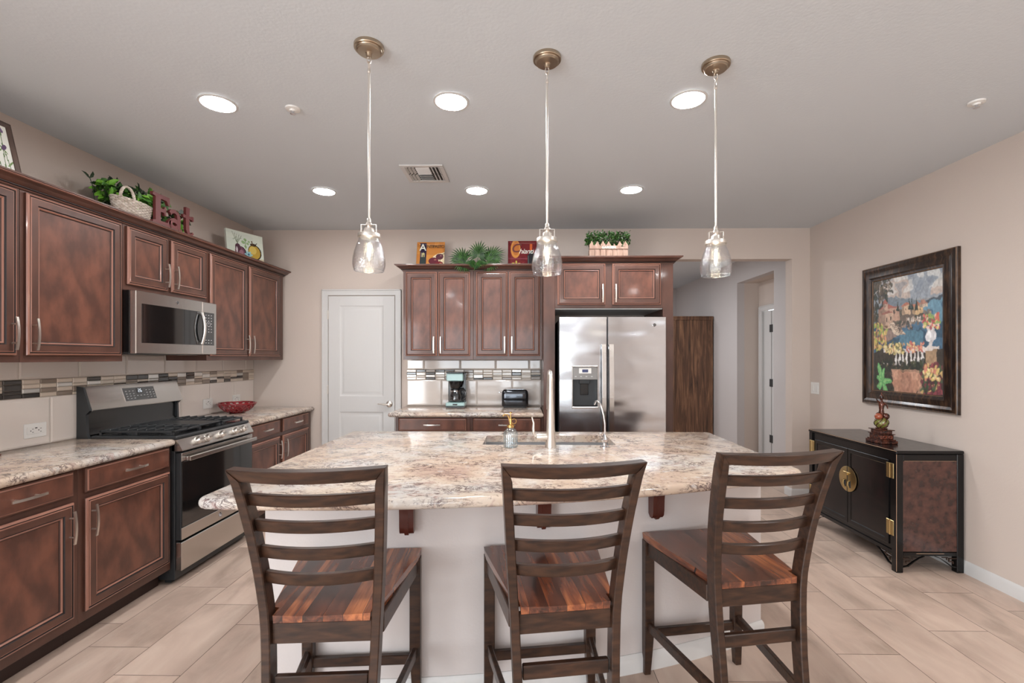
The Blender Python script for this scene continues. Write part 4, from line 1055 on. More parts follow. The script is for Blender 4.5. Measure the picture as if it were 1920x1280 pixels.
# ---------------------------------------------------------------- refrigerator
def fridge():
    t = thing('refrigerator', 'stainless side by side refrigerator with ice dispenser', 'refrigerator', WB.p(0.74, 0.4, 0))
    u0, u1, s = 0.292, 1.188, 0.690; z1 = 1.760; nb = 0.80; nf = 0.875
    mb = MB(); mb.box(u0 + 0.004, u1 - 0.004, 0.03, nb, 0.02, z1 - 0.01, 'dsteel', 0.003, WB)
    mb.box(u0 + 0.03, u1 - 0.03, 0.06, nb - 0.02, 0.0, 0.02, 'blackm', 0, WB); mb.box(u0 + 0.01, u0 + 0.06, nb - 0.06, nb + 0.03, z1 - 0.009, z1 + 0.012, 'blackm', 0.004, WB); build('refrigerator_body', mb, t)

    def dpoly(a, b):   # gently bowed door front
        n = 10; fr_ = [(a + (b - a) * i / n, nf + 0.010 * math.sin(PI * ((a + (b - a) * i / n) - u0) / (u1 - u0))) for i in range(n + 1)]
        fr_[0] = (a, fr_[0][1] - 0.006); fr_.insert(1, (a + 0.006, fr_[0][1] + 0.006)); fr_[-1] = (b, fr_[-1][1] - 0.006); fr_.insert(-1, (b - 0.006, fr_[-1][1] + 0.006))
        return [(a, nb + 0.004)] + fr_ + [(b, nb + 0.004)]
    # left door, with the dispenser recess left open
    du0, du1, dz0, dz1 = 0.395, 0.618, 0.990, 1.352
    def dcol(a, b, za, zb, mb):
        P = dpoly(u0, s - 0.004)
        # clip polygon front to a..b by sampling
        def fn(u): return nf + 0.010 * math.sin(PI * (u - u0) / (u1 - u0))
        n = 8; A = [(a, nb + 0.004)] + [(a + (b - a) * i / n, fn(a + (b - a) * i / n)) for i in range(n + 1)] + [(b, nb + 0.004)]
        mb.loft([[WB.p(x, y, za) for x, y in A], [WB.p(x, y, zb) for x, y in A]], 'fridge', True)
    mb = MB(); e = s - 0.004
    dcol(u0, du0, 0.07, z1, mb); dcol(du1, e, 0.07, z1, mb); dcol(du0, du1, 0.07, dz0, mb); dcol(du0, du1, dz1, z1, mb)
    ld = build('door', mb, t, ang=30)
    mb = MB(); P = dpoly(s + 0.004, u1); mb.loft([[WB.p(x, y, 0.07) for x, y in P], [WB.p(x, y, z1) for x, y in P]], 'fridge', True); rd = build('door', mb, t, ang=30)
    fn = nf + 0.008
    mb = MB()
    mb.box(du0, du0 + 0.008, nb + 0.006, fn + 0.006, dz0, dz1, 'steel', 0.002, WB); mb.box(du1 - 0.008, du1, nb + 0.006, fn + 0.006, dz0, dz1, 'steel', 0.002, WB)
    mb.box(du0, du1, nb + 0.006, fn + 0.008, dz0, dz0 + 0.016, 'steel', 0.003, WB); mb.box(du0, du1, nb + 0.006, fn + 0.008, dz1 - 0.012, dz1, 'steel', 0.003, WB)
    mb.box(du0 + 0.008, du1 - 0.008, nb + 0.006, nb + 0.012, dz0 + 0.016, dz1 - 0.012, 'dsteel', 0, WB)
    mb.box(du0 + 0.008, du1 - 0.008, nb + 0.012, fn + 0.002, dz1 - 0.118, dz1 - 0.012, 'gplastic', 0.002, WB)
    mb.box(du0 + 0.008, du1 - 0.008, nb + 0.012, fn, dz0 + 0.016, dz0 + 0.024, 'black', 0, WB)
    mb.box(0.462, 0.551, nb + 0.012, nb + 0.045, dz1 - 0.155, dz1 - 0.118, 'dsteel', 0.003, WB); mb.box(0.472, 0.541, nb + 0.012, nb + 0.026, dz1 - 0.25, dz1 - 0.155, 'black', 0.002, WB)
    dp = build('ice_dispenser', mb, ld)
    mb = MB(); mb.box(0.455, 0.558, fn + 0.002, fn + 0.004, dz1 - 0.066, dz1 - 0.022, 'plastic', 0.001, WB); mb.box(0.482, 0.532, fn + 0.004, fn + 0.0045, dz1 - 0.057, dz1 - 0.032, 'lcd', 0, WB)
    for k in range(4): mb.box(0.42 + k * 0.045, 0.435 + k * 0.045, fn + 0.002, fn + 0.003, dz1 - 0.095, dz1 - 0.088, 'mark', 0, WB)
    # display belongs to the dispenser; joined there
    mb2 = mb; o = build('dispenser_display', mb2, ld)
    for dr, a, b in ((ld, 0.640, 0.674), (rd, 0.700, 0.738)):
        mb = MB(); n0 = fn + 0.002
        pts = [(z, n0 + 0.028 + 0.022 * math.sin(PI * i / 8.0)) for i, z in enumerate([0.64 + (1.53 - 0.64) * k / 8 for k in range(9)])]
        for i in range(8):
            (za, na), (zb, nb2) = pts[i], pts[i + 1]
            mb.loft([[WB.p(a, na, za), WB.p(b, na, za), WB.p(b, na + 0.014, za), WB.p(a, na + 0.014, za)], [WB.p(a, nb2, zb), WB.p(b, nb2, zb), WB.p(b, nb2 + 0.014, zb), WB.p(a, nb2 + 0.014, zb)]], 'steel', i in (0, 7))
        for z in (0.65, 1.50): mb.box(a + 0.004, b - 0.004, n0 - 0.004, n0 + 0.032, z - 0.012, z + 0.012, 'steel', 0.003, WB)
        build('door_handle', mb, dr)
    logo(WB, 1.088, fn - 0.003, 1.693, 0.016, rd)
    mb = MB(); mb.box(u0 + 0.01, u1 - 0.01, nb, nb + 0.03, 0.005, 0.06, 'dsteel', 0.002, WB); build('kick_grille', mb, t)


fridge()


# ---------------------------------------------------------------- small appliances
def coffee():
    cx, cy, z = -0.682, D - 0.155, 0.9255
    t = thing('coffee_maker', 'mint and black drip coffee maker with glass carafe', 'coffee maker', (cx, cy, z))
    fr = Fr((cx, cy, z), (1, 0, 0), (0, -1, 0)); hw = 0.093
    mb = MB(); mb.box(-hw, hw, -0.10, 0.095, 0.0, 0.018, 'black', 0.004, fr); mb.box(-hw, hw, -0.10, 0.100, 0.018, 0.052, 'mint', 0.006, fr)
    mb.box(-0.022, 0.022, 0.1, 0.102, 0.028, 0.042, 'black', 0, fr); build('base', mb, t)
    mb = MB(); mb.box(-hw + 0.003, hw - 0.003, -0.10, -0.045, 0.052, 0.345, 'black', 0.006, fr); mb.box(hw - 0.018, hw + 0.002, -0.10, 0.02, 0.052, 0.34, 'black', 0.003, fr); build('water_tank', mb, t)
    mb = MB(); mb.box(-hw + 0.004, hw - 0.016, -0.06, 0.085, 0.262, 0.338, 'mint', 0.008, fr); mb.box(-hw + 0.001, hw - 0.012, -0.10, 0.088, 0.338, 0.352, 'black', 0.005, fr); build('lid', mb, t)
    mb = MB(); mb.lathe([(0.0, 0.190), (0.048, 0.190), (0.052, 0.20), (0.070, 0.255), (0.070, 0.262), (0, 0.262)], (cx - 0.006, cy - 0.022, z), 'black', 24); build('filter_basket', mb, t)
    mb = MB(); mb.lathe([(0.0, 0.054), (0.058, 0.054), (0.066, 0.065), (0.068, 0.09), (0.062, 0.125), (0.050, 0.155), (0.046, 0.168)], (cx - 0.006, cy - 0.022, z), 'smoke', 28); c = build('carafe', mb, t)
    mb = MB(); mb.lathe([(0.0, 0.186), (0.044, 0.186), (0.050, 0.178), (0.050, 0.168), (0.047, 0.165), (0, 0.165)], (cx - 0.006, cy - 0.022, z), 'black', 24)
    mb.tube([(cx + 0.038, cy - 0.03, z + 0.176), (cx + 0.075, cy - 0.04, z + 0.174), (cx + 0.092, cy - 0.045, z + 0.145), (cx + 0.088, cy - 0.043, z + 0.10), (cx + 0.066, cy - 0.036, z + 0.072)], 0.008, 'black', 8, True, 1.5)
    mb.lathe([(0.049, 0.158), (0.0515, 0.158), (0.0515, 0.168), (0.049, 0.168)], (cx - 0.006, cy - 0.022, z), 'chrome', 24); build('carafe_handle', mb, c)


coffee()


def toaster():
    cx, cy, z = -0.097, D - 0.135, 0.9255
    t = thing('toaster', 'shiny black two slot toaster on the back counter', 'toaster', (cx, cy, z))
    mb = MB(); hw, hd = 0.132, 0.078; rings = []
    for zz, k, kd in ((0.012, 0.97, 0.95), (0.03, 1.0, 1.0), (0.13, 1.0, 1.0), (0.158, 0.965, 0.95), (0.172, 0.90, 0.85), (0.178, 0.80, 0.70)):
        ring = []
        for j in range(40):
            a = 2 * PI * j / 40; e = 0.32
            ring.append((cx + hw * k * math.copysign(abs(math.cos(a)) ** e, math.cos(a)), cy + hd * kd * math.copysign(abs(math.sin(a)) ** e, math.sin(a)), z + zz))
        rings.append(ring)
    mb.loft(rings, 'darkchrome', True); build('toaster_shell', mb, t, ang=50)
    mb = MB()
    for s in (-1, 1): mb.box(cx - 0.085, cx + 0.085, cy + s * 0.024 - 0.011, cy + s * 0.024 + 0.011, z + 0.178, z + 0.1795, 'chrome', 0.0, W0); mb.box(cx - 0.08, cx + 0.08, cy + s * 0.024 - 0.007, cy + s * 0.024 + 0.007, z + 0.1795, z + 0.180, 'slot', 0, W0)
    build('bread_slot', mb, t)
    mb = MB(); mb.box(cx - 0.115, cx + 0.115, cy - 0.06, cy + 0.06, z, z + 0.0125, 'blackm', 0.003, W0); build('base', mb, t)
    mb = MB(); mb.tube([(cx - hw + 0.002, cy, z + 0.145), (cx - hw - 0.02, cy, z + 0.147)], 0.004, 'chrome', 8); mb.box(cx - hw - 0.032, cx - hw - 0.016, cy - 0.016, cy + 0.016, z + 0.140, z + 0.154, 'chrome', 0.003, W0); build('lever', mb, t)


toaster()


def bowl():
    cx, cy, z = -2.632, 4.275, 0.9145
    t = thing('fruit_bowl', 'red ceramic lattice bowl on the far left counter', 'bowl', (cx, cy, z))
    mb = MB()
    mb.lathe([(0.0, 0.0), (0.060, 0.0), (0.066, 0.006), (0.078, 0.020), (0.074, 0.022), (0.055, 0.012), (0, 0.012)], (cx, cy, z), 'redcer', 32)
    mb.lathe([(0.150, 0.082), (0.158, 0.080), (0.163, 0.088), (0.160, 0.096), (0.150, 0.095), (0.147, 0.088), (0.150, 0.082)], (cx, cy, z), 'redcer', 40)
    def R(h): return 0.072 + (0.152 - 0.072) * (h ** 0.62)
    for d in (-1, 1):
        for k in range(18):
            a0 = 2 * PI * k / 18
            pts = []
            for i in range(8):
                h = i / 7.0; a = a0 + d * h * 0.62; r = R(h); pts.append((cx + r * math.cos(a), cy + r * math.sin(a), z + 0.016 + 0.070 * h))
            mb.tube(pts, 0.0085, 'redcer', 6, False)
    build('lattice_body', mb, t, ang=60)


bowl()
t = thing('figurine_vase', 'small copper and purple vase at the left edge against the tile', 'vase', (-2.74, 2.372, 0.9145))
mb = MB(); mb.lathe([(0, 0.0), (0.042, 0.0), (0.044, 0.008), (0.030, 0.016), (0.012, 0.024), (0.014, 0.032), (0.026, 0.055), (0.031, 0.085), (0.026, 0.105), (0.018, 0.115)], (-2.74, 2.372, 0.9145), 'orange', 24, mats=['bronze'] * 4 + ['orange'] * 5); build('vase_body', mb, t)
mb = MB(); mb.lathe([(0.018, 0.115), (0.026, 0.128), (0.030, 0.142), (0.026, 0.142), (0.014, 0.118)], (-2.74, 2.372, 0.9145), 'bronze', 20); build('vase_rim', mb, t)


# ---------------------------------------------------------------- bar stools
def make_stool():
    root = thing('bar_stool', '', 'bar stool', (0, 0, 0), 'counter stools along the island')
    XO = [(0.0, 0.168), (0.35, 0.172), (0.60, 0.182), (0.75, 0.193), (0.95, 0.208), (1.11, 0.2215)]
    YR = [(0.0, -0.320), (0.2, -0.300), (0.40, -0.278), (0.55, -0.268), (0.65, -0.270), (0.75, -0.284), (0.85, -0.303), (0.95, -0.331), (1.05, -0.364), (1.11, -0.387)]
    def ip(T, z):
        for (a, va), (b, vb) in zip(T[:-1], T[1:]):
            if z <= b: return va + (vb - va) * (z - a) / (b - a)
        return T[-1][1]
    zs = [0, 0.06, 0.15, 0.25, 0.35, 0.45, 0.52, 0.58, 0.64, 0.70, 0.76, 0.82, 0.88, 0.94, 1.0, 1.05]
    for s in (-1, 1):
        mb = MB(); rings = []
        for z in zs:
            xo = ip(XO, z); yr = ip(YR, z); dp = 0.052 if z > 0.3 else 0.042 + 0.01 * z / 0.3; wdt = 0.028
            b = 0.003
            A = [(xo - wdt + b, yr), (xo - b, yr), (xo, yr + b), (xo, yr + dp - b), (xo - b, yr + dp), (xo - wdt + b, yr + dp), (xo - wdt, yr + dp - b), (xo - wdt, yr + b)]
            rings.append([(s * x, y, z) for x, y in A])
        # mitred head meeting the top rail
        xo, yr = ip(XO, 1.11), ip(YR, 1.11); wdt, dp = 0.028, 0.048
        yq = ip(YR, 1.065)
        A = [(xo - wdt, yq, 1.065), (xo - 0.001, yr, 1.102), (xo, yr + 0.003, 1.103), (xo, yr + dp - 0.003, 1.103), (xo - 0.001, yr + dp, 1.102), (xo - wdt, yq + dp, 1.065), (xo - wdt, yq + dp - 0.003, 1.065), (xo - wdt, yq + 0.003, 1.065)]
        rings.append([(s * x, y, z) for x, y, z in A])
        mb.loft(rings, 'stoolw', True); build('rear_post', mb, root)
        mb = MB(); rings = []
        for z, ins, d in ((0, 0.014, 0.012), (0.10, 0.006, 0.004), (0.20, 0, 0), (0.598, 0, 0)):
            x1_, x0_ = 0.2365, 0.1935 + ins; y0_, y1_ = 0.190 + ins * 0.6, 0.230
            b = 0.003; rings.append([(s * x, y, z) for x, y in ((x0_ + b, y0_), (x1_ - b, y0_), (x1_, y0_ + b), (x1_, y1_ - b), (x1_ - b, y1_), (x0_ + b, y1_), (x0_, y1_ - b), (x0_, y0_ + b))])
        mb.loft(rings, 'stoolw', True); build('front_leg', mb, root)
    # top rail and slats
    def bowed(name, z, hgt, dep, xin, bow, setback, tilt=0.3, mit=False):
        mb = MB(); n = 16; rings = []
        for i in range(n + 1):
            u = -1 + 2 * i / n; yb = ip(YR, z) + setback - bow * (1 - u * u)
            z0_, z1_ = z - hgt / 2, z + hgt / 2; sl = (ip(YR, z1_) - ip(YR, z0_))
            xa = xin; xt = xin
            if mit: xa = xin - 0.028; xt = xin
            b = 0.003
            rings.append([(u * xa, yb - sl / 2, z0_ + b), (u * xa, yb - sl / 2 + b, z0_), (u * xa, yb - sl / 2 + dep - b, z0_), (u * xa, yb - sl / 2 + dep, z0_ + b),
                          (u * xt, yb + sl / 2 + dep, z1_ - b), (u * xt, yb + sl / 2 + dep - b, z1_), (u * xt, yb + sl / 2 + b, z1_), (u * xt, yb + sl / 2, z1_ - b)])
        mb.loft(rings, 'stoolw', True); return build(name, mb, root)
    bowed('top_rail', 1.084, 0.038, 0.047, 0.2210, 0.042, 0.001, mit=True)
    for z in (1.003, 0.918, 0.830, 0.746): bowed('back_slat', z, 0.038, 0.022, ip(XO, z) - 0.0275, 0.034, 0.018)
    # seat, dished
    mb = MB(); nx, ny = 24, 12; top = []; bot = []
    vv = [0, 0.05, 0.098, 0.100] + [0.1 + 0.9 * k / 10 for k in range(1, 11)]; ny = len(vv) - 1
    for j in range(ny + 1):
        v = vv[j]; y = -0.256 + v * 0.486
        if v < 0.099: hw = 0.149
        else: hw = 0.170 + (0.243 - 0.170) * ((v - 0.10) / 0.9)
        yy = y
        if v == 1: hw -= 0.006
        for i in range(nx + 1):
            u = -1 + 2 * i / nx; x = u * hw
            dish = 0.013 * (1 - (x / 0.24) ** 2) * (1.0 - 0.75 * max(0, (v - 0.55) / 0.45))
            cy_ = yy - (0.008 * u ** 6 if v == 1 else 0)
            top.append((x, cy_, 0.630 - dish)); bot.append((x * 0.99, cy_, 0.598 if True else 0.6))
    n = (nx + 1) * (ny + 1); fs = []
    g = lambda i, j: j * (nx + 1) + i
    for j in range(ny):
        for i in range(nx):
            fs.append((g(i, j), g(i + 1, j), g(i + 1, j + 1), g(i, j + 1))); fs.append((n + g(i, j), n + g(i, j + 1), n + g(i + 1, j + 1), n + g(i + 1, j)))
    for i in range(nx): fs.append((g(i, 0), g(i + 1, 0), n + g(i + 1, 0), n + g(i, 0))); fs.append((g(i, ny), g(i + 1, ny), n + g(i + 1, ny), n + g(i, ny)))
    for j in range(ny): fs.append((g(0, j), g(0, j + 1), n + g(0, j + 1), n + g(0, j))); fs.append((g(nx, j), g(nx, j + 1), n + g(nx, j + 1), n + g(nx, j)))
    mb.add(top + bot, fs, 'seat'); build('seat', mb, root, ang=30)
    def bar(name, p0, p1, z0, z1, th):
        mb = MB(); a, b = Vector((p0[0], p0[1], 0)), Vector((p1[0], p1[1], 0)); d = (b - a); L_ = d.length; mid = (a + b) / 2 + Vector((0, 0, (z0 + z1) / 2))
        R = Matrix.Rotation(math.atan2(d.y, d.x), 4, 'Z'); mb.mbox(Matrix.Translation(mid) @ R, L_ / 2, th / 2, (z1 - z0) / 2, 'stoolw', 0.003); return build(name, mb, root)
    bar('apron', (-0.1535, -0.241), (0.1535, -0.241), 0.530, 0.5975, 0.022); bar('apron', (-0.193, 0.212), (0.193, 0.212), 0.535, 0.5975, 0.022)
    bar('apron', (-0.171, -0.214), (-0.216, 0.189), 0.535, 0.5975, 0.022); bar('apron', (0.171, -0.214), (0.216, 0.189), 0.535, 0.5975, 0.022)
    bar('stretcher', (-0.199, 0.212), (0.199, 0.212), 0.160, 0.200, 0.022); bar('stretcher', (-0.1425, -0.250), (0.1425, -0.250), 0.388, 0.434, 0.022)
    bar('stretcher', (-0.156, -0.254), (-0.216, 0.195), 0.196, 0.236, 0.020); bar('stretcher', (0.156, -0.254), (0.216, 0.195), 0.196, 0.236, 0.020)
    return root


st = make_stool()
for i, (x, y, a, l) in enumerate(((-0.650, 1.714, 4.1, 'dark wooden ladder back counter stool at the left end of the island'), (0.096, 1.785, 8.5, 'dark wooden ladder back counter stool in the middle, before the sink'), (0.803, 1.964, 9.6, 'dark wooden ladder back counter stool at right, nearest the black sideboard'))):
    o = st if i == 0 else copy_tree(st)
    o.location = (x, y, 0); o.rotation_euler = (0, 0, math.radians(a)); o['label'] = l


# ---------------------------------------------------------------- pendants and ceiling fixtures
def make_pendant():
    t = thing('pendant_light', '', 'pendant light', (0, 0, 0), 'seeded glass pendants over the island')
    mb = MB(); mb.lathe([(0.0, 2.7395), (0.061, 2.7395), (0.062, 2.737), (0.062, 2.726), (0.060, 2.723), (0.053, 2.723), (0.051, 2.720), (0.050, 2.713), (0.047, 2.711), (0.016, 2.709), (0.013, 2.706), (0.011, 2.694), (0.006, 2.692), (0.0, 2.692)], (0, 0, 0), 'canopy', 40); build('canopy', mb, t, ang=22)
    mb = MB()
    for k, z in enumerate((2.680, 2.655)):
        ax = k % 2
        mb.tube([((0.008 * math.cos(a)) if ax == 0 else 0, (0.008 * math.cos(a)) if ax == 1 else 0, z + 0.017 * math.sin(a)) for a in [2 * PI * i / 14 for i in range(15)]], 0.0022, 'nickel', 6)
    build('chain_link', mb, t)
    mb = MB(); mb.lathe([(0.0, 2.642), (0.006, 2.640), (0.007, 2.628), (0.0048, 2.625), (0.0048, 2.01), (0.008, 2.006), (0.009, 1.992), (0.0, 1.990)], (0, 0, 0), 'nickel', 14); build('rod', mb, t)
    mb = MB()
    mb.lathe([(0.0, 1.990), (0.012, 1.989), (0.014, 1.980), (0.010, 1.974), (0.020, 1.966), (0.022, 1.952), (0.024, 1.946), (0.045, 1.944), (0.046, 1.940), (0.046, 1.928), (0.043, 1.926), (0.0, 1.926)], (0, 0, 0), 'nickel', 32)
    for s in (-1, 1):
        for k in (0,): mb.box(s * 0.032 - 0.001, s * 0.032 + 0.001, -0.006, 0.006, 1.944, 1.983, 'nickel'); mb.box(min(s * 0.032, s * 0.012), max(s * 0.032, s * 0.012), -0.006, 0.006, 1.981, 1.983, 'nickel')
    build('socket_cap', mb, t)
    mb = MB(); pr = [(0.0415, 1.926), (0.0425, 1.914), (0.052, 1.895), (0.061, 1.868), (0.067, 1.838), (0.068, 1.815), (0.065, 1.798), (0.061, 1.788)]
    mb.lathe(pr, (0, 0, 0), 'seeded', 40); mb.lathe([(r - 0.0025, z) for r, z in pr], (0, 0, 0), 'seeded', 40); mb.lathe([(0.061, 1.788), (0.0602, 1.7865), (0.0585, 1.788)], (0, 0, 0), 'clear', 40)
    mb.lathe([(0.0608 + 0.0018 * math.cos(a), 1.7875 + 0.0018 * math.sin(a)) for a in [2 * PI * i / 8 for i in range(9)]], (0, 0, 0), 'clear', 40)
    build('glass_shade', mb, t, recalc=False)
    mb = MB(); mb.lathe([(0.012, 1.926), (0.013, 1.905), (0.018, 1.885), (0.021, 1.865), (0.019, 1.845), (0.010, 1.832), (0.0, 1.829)], (0, 0, 0), 'clear', 20); b = build('bulb', mb, t)
    mb = MB(); mb.lathe([(0, 1.905), (0.005, 1.903), (0.006, 1.88), (0.007, 1.855), (0.004, 1.845), (0, 1.844)], (0, 0, 0), 'flame', 10); build('filament', mb, b)
    return t


pn = make_pendant()
for i, (x, y, l) in enumerate(((-0.660, 1.990, 'seeded glass pendant over the island, hanging before the pantry door'), (0.098, 2.077, 'seeded glass pendant over the island, middle one before the wine plate'), (0.858, 2.134, 'seeded glass pendant over the island, hanging before the hall opening'))):
    o = pn if i == 0 else copy_tree(pn)
    o.location = (x, y, 0); o['label'] = l

mb = MB(); mb.lathe([(0.079, 2.739), (0.092, 2.7385), (0.092, 2.734), (0.080, 2.732), (0.079, 2.735)], (0, 0, 0), 'white', 36)
can = thing('recessed_light', '', 'ceiling light', (0, 0, 0), 'recessed ceiling lights'); build('trim_ring', mb, can)
mb = MB(); mb.lathe([(0.0, 2.7345), (0.0785, 2.7345), (0.0785, 2.738), (0, 2.738)], (0, 0, 0), 'lens', 36); build('lens', mb, can)
names = [('near row, left, above the range', -1.592, 2.425), ('near row, middle, between two pendants', -0.379, 2.425), ('near row, right, beside the right pendant rod', 0.836, 2.425),
         ('far row, left, before the pantry door', -1.592, 3.72), ('far row, middle, beside the air vent', -0.379, 3.72), ('far row, right, before the refrigerator', 0.836, 3.72)]
for i, (l, x, y) in enumerate(names):
    o = can if i == 0 else copy_tree(can); o.location = (x, y, 0); o['label'] = 'lit round recessed ceiling light, ' + l

sp = None
for i, (x, y, l) in enumerate(((-1.229, 2.482, 'small white ceiling sprinkler head near the left recessed light'), (2.334, 2.476, 'small white ceiling sprinkler head at far right of the ceiling'))):
    if sp is None:
        sp = thing('fire_sprinkler', '', 'sprinkler', (0, 0, 0), 'ceiling sprinklers')
        mb = MB(); mb.lathe([(0, 2.7395), (0.038, 2.7395), (0.036, 2.732), (0.018, 2.730), (0.016, 2.722), (0, 2.722)], (0, 0, 0), 'plastic', 28); build('escutcheon', mb, sp)
        mb = MB(); mb.lathe([(0, 2.722), (0.007, 2.722), (0.006, 2.712), (0.014, 2.711), (0.014, 2.7095), (0, 2.709)], (0, 0, 0), 'chrome', 16); build('sprinkler_head', mb, sp); o = sp
    else: o = copy_tree(sp)
    o.location = (x, y, 0); o['label'] = l

v = thing('air_vent', 'white square louvered ceiling air vent', 'air vent', (-0.712, 3.37, 2.74))
mb = MB(); vx0, vx1, vy0, vy1 = -0.862, -0.562, 3.215, 3.528
for a in ((vx0, vx1, vy0, vy0 + 0.03), (vx0, vx1, vy1 - 0.03, vy1), (vx0, vx0 + 0.03, vy0 + 0.03, vy1 - 0.03), (vx1 - 0.03, vx1, vy0 + 0.03, vy1 - 0.03)): mb.box(a[0], a[1], a[2], a[3], 2.730, 2.7395, 'white', 0.002)
mb.box(vx0 + 0.03, vx1 - 0.03, vy0 + 0.03, vy1 - 0.03, 2.738, 2.7395, 'slot'); build('vent_frame', mb, v)
for k in range(8):
    y = vy0 + 0.045 + k * 0.030; sgn = -1 if k < 4 else 1
    mb = MB(); mb.mbox(Matrix.Translation((-0.712, y, 2.733)) @ Matrix.Rotation(sgn * 0.7, 4, 'X'), 0.048, 0.011, 0.0008, 'white'); build('louver', mb, v)
for s in (-1, 1):
    for k in range(3):
        x = -0.712 + s * (0.066 + k * 0.024)
        for y in (3.307, 3.436): mb = MB(); mb.mbox(Matrix.Translation((x, y, 2.733)) @ Matrix.Rotation(s * 0.7, 4, 'Y'), 0.009, 0.056, 0.0008, 'white'); build('louver', mb, v)


# ---------------------------------------------------------------- sideboard
def sideboard():
    t = thing('sideboard', 'black lacquered asian sideboard with brass hardware by the right wall', 'sideboard', (2.68, 3.63, 0))
    x0, x1, y0, y1, zt = 2.450, 2.890, 3.150, 4.108, 0.805
    fr = Fr((x0, 0, 0), (0, -1, 0), (-1, 0, 0))      # front face, u = -y
    fe = Fr((0, y0, 0), (1, 0, 0), (0, -1, 0))       # near end, u = x
    mb = MB(); mb.box(x0 + 0.012, x1 - 0.004, y0 + 0.012, y1 - 0.012, 0.135, zt - 0.022, 'lacq'); build('cabinet_box', mb, t)
    mb = MB(); mb.box(x0 - 0.004, x1, y0 - 0.004, y1 + 0.004, zt - 0.022, zt, 'lacq', 0.005); build('top', mb, t)
    mb = MB()
    mb.tube([(x0 - 0.003, y0 - 0.003, zt - 0.003), (x0 - 0.003, y1, zt - 0.003)], 0.0014, 'worn', 5)
    mb.tube([(x0 - 0.001, y0 - 0.001, 0.01), (x0 - 0.001, y0 - 0.001, zt - 0.024)], 0.0013, 'worn', 5)
    mb.tube([(x0 + 0.05, y0 - 0.0005, zt - 0.067), (x1 - 0.05, y0 - 0.0005, zt - 0.067)], 0.0009, 'worn', 5)
    mb.tube([(x0 + 0.13, y0 + 0.001, 0.128), (x1 - 0.13, y0 + 0.001, 0.128)], 0.0012, 'worn', 5)
    build('rubbed_edge', mb, t)
    for (a, b) in ((x0, x0 + 0.045), (x1 - 0.045, x1)):
        for (c, d) in ((y0, y0 + 0.045), (y1 - 0.045, y1)):
            mb = MB(); mb.box(a, b, c, d, 0, zt - 0.0225, 'lacq', 0.003); build('leg', mb, t)
    # near end: burl panel and frieze
    mb = MB(); mb.box(x0 + 0.045, x1 - 0.045, 0.0, -0.006, 0.140, zt - 0.070, 'burl', 0.0, Fr((0, y0 + 0.005, 0), (1, 0, 0), (0, -1, 0))); build('end_panel', mb, t)
    mb = MB()
    mb.box(x0 + 0.045, x1 - 0.045, y0 + 0.002, y0 + 0.011, zt - 0.066, zt - 0.024, 'lacq', 0.003)
    build('frieze', mb, t)
    # aprons with fretwork brackets
    def apron(frx, a, b, n0, mbx):
        zt_ = 0.135
        pts = [(a, zt_), (a, 0.045), (a + 0.025, 0.050), (a + 0.06, 0.085), (a + 0.11, 0.108), (b - 0.11, 0.108), (b - 0.06, 0.085), (b - 0.025, 0.050), (b, 0.045), (b, zt_)]
        up = [(a + 0.012, zt_ - 0.01), (a + 0.012, 0.075), (a + 0.075, 0.105)]
        mbx.loft([[frx.p(u, n0, z) for u, z in [(a, zt_), (a, 0.112), (b, 0.112), (b, zt_)]], [frx.p(u, n0 - 0.012, z) for u, z in [(a, zt_), (a, 0.112), (b, 0.112), (b, zt_)]]], 'lacq', True)
        for s_, e in ((1, a), (-1, b)):
            P = [(0, 0.040), (0.03, 0.046), (0.07, 0.075), (0.11, 0.100), (0.14, 0.112), (0.14, 0.107), (0.105, 0.094), (0.07, 0.068), (0.035, 0.040), (0, 0.034)]
            mbx.loft([[frx.p(e + s_ * u, n0, z) for u, z in P], [frx.p(e + s_ * u, n0 - 0.012, z) for u, z in P]], 'lacq', True)
            for (u0_, u1_, za, zb) in ((0.0, 0.05, 0.092, 0.097), (0.045, 0.05, 0.075, 0.097), (0.02, 0.05, 0.072, 0.077), (0.02, 0.025, 0.060, 0.077), (0.055, 0.095, 0.100, 0.104), (0.06, 0.064, 0.085, 0.104)):
                mbx.box(min(e + s_ * u0_, e + s_ * u1_), max(e + s_ * u0_, e + s_ * u1_), n0 - 0.011, n0 - 0.001, za, zb, 'stoolw', 0.001, frx)
    mb = MB(); apron(fe, x0 + 0.045, x1 - 0.045, -0.002, mb); build('apron', mb, t)
    mb = MB(); apron(fr, -y1 + 0.045, -y0 - 0.045, -0.002, mb); build('apron', mb, t)
    # front: two doors
    ym = 3.628
    DR = [(0, -0.001, 'lacq'), (0, 0.006, 'lacq'), (0.004, 0.008, 'lacq'), (0.030, 0.008, 'lacq'), (0.036, 0.004, 'lacq'), (0.040, 0.004, 'lacq')]
    for a, b in ((-ym + 0.001, -3.225), (-4.036, -ym - 0.001)):
        mb = MB(); mb.panel(Fr((x0 + 0.012, 0, 0), (0, -1, 0), (-1, 0, 0)), a, b, 0.165, zt - 0.075, 0.0, DR, 'burl2'); build('door', mb, t, smooth=False)
    # brass disc lock plate with pulls
    n = 0.0; c = (x0 + 0.002, ym - 0.006, 0.500); Rm = Matrix.Rotation(-PI / 2, 4, 'Y')
    mb = MB(); mb.lathe([(0, 0), (0.095, 0), (0.095, 0.003), (0.089, 0.0055), (0.0, 0.005)], c, 'brass', 48, Rm)
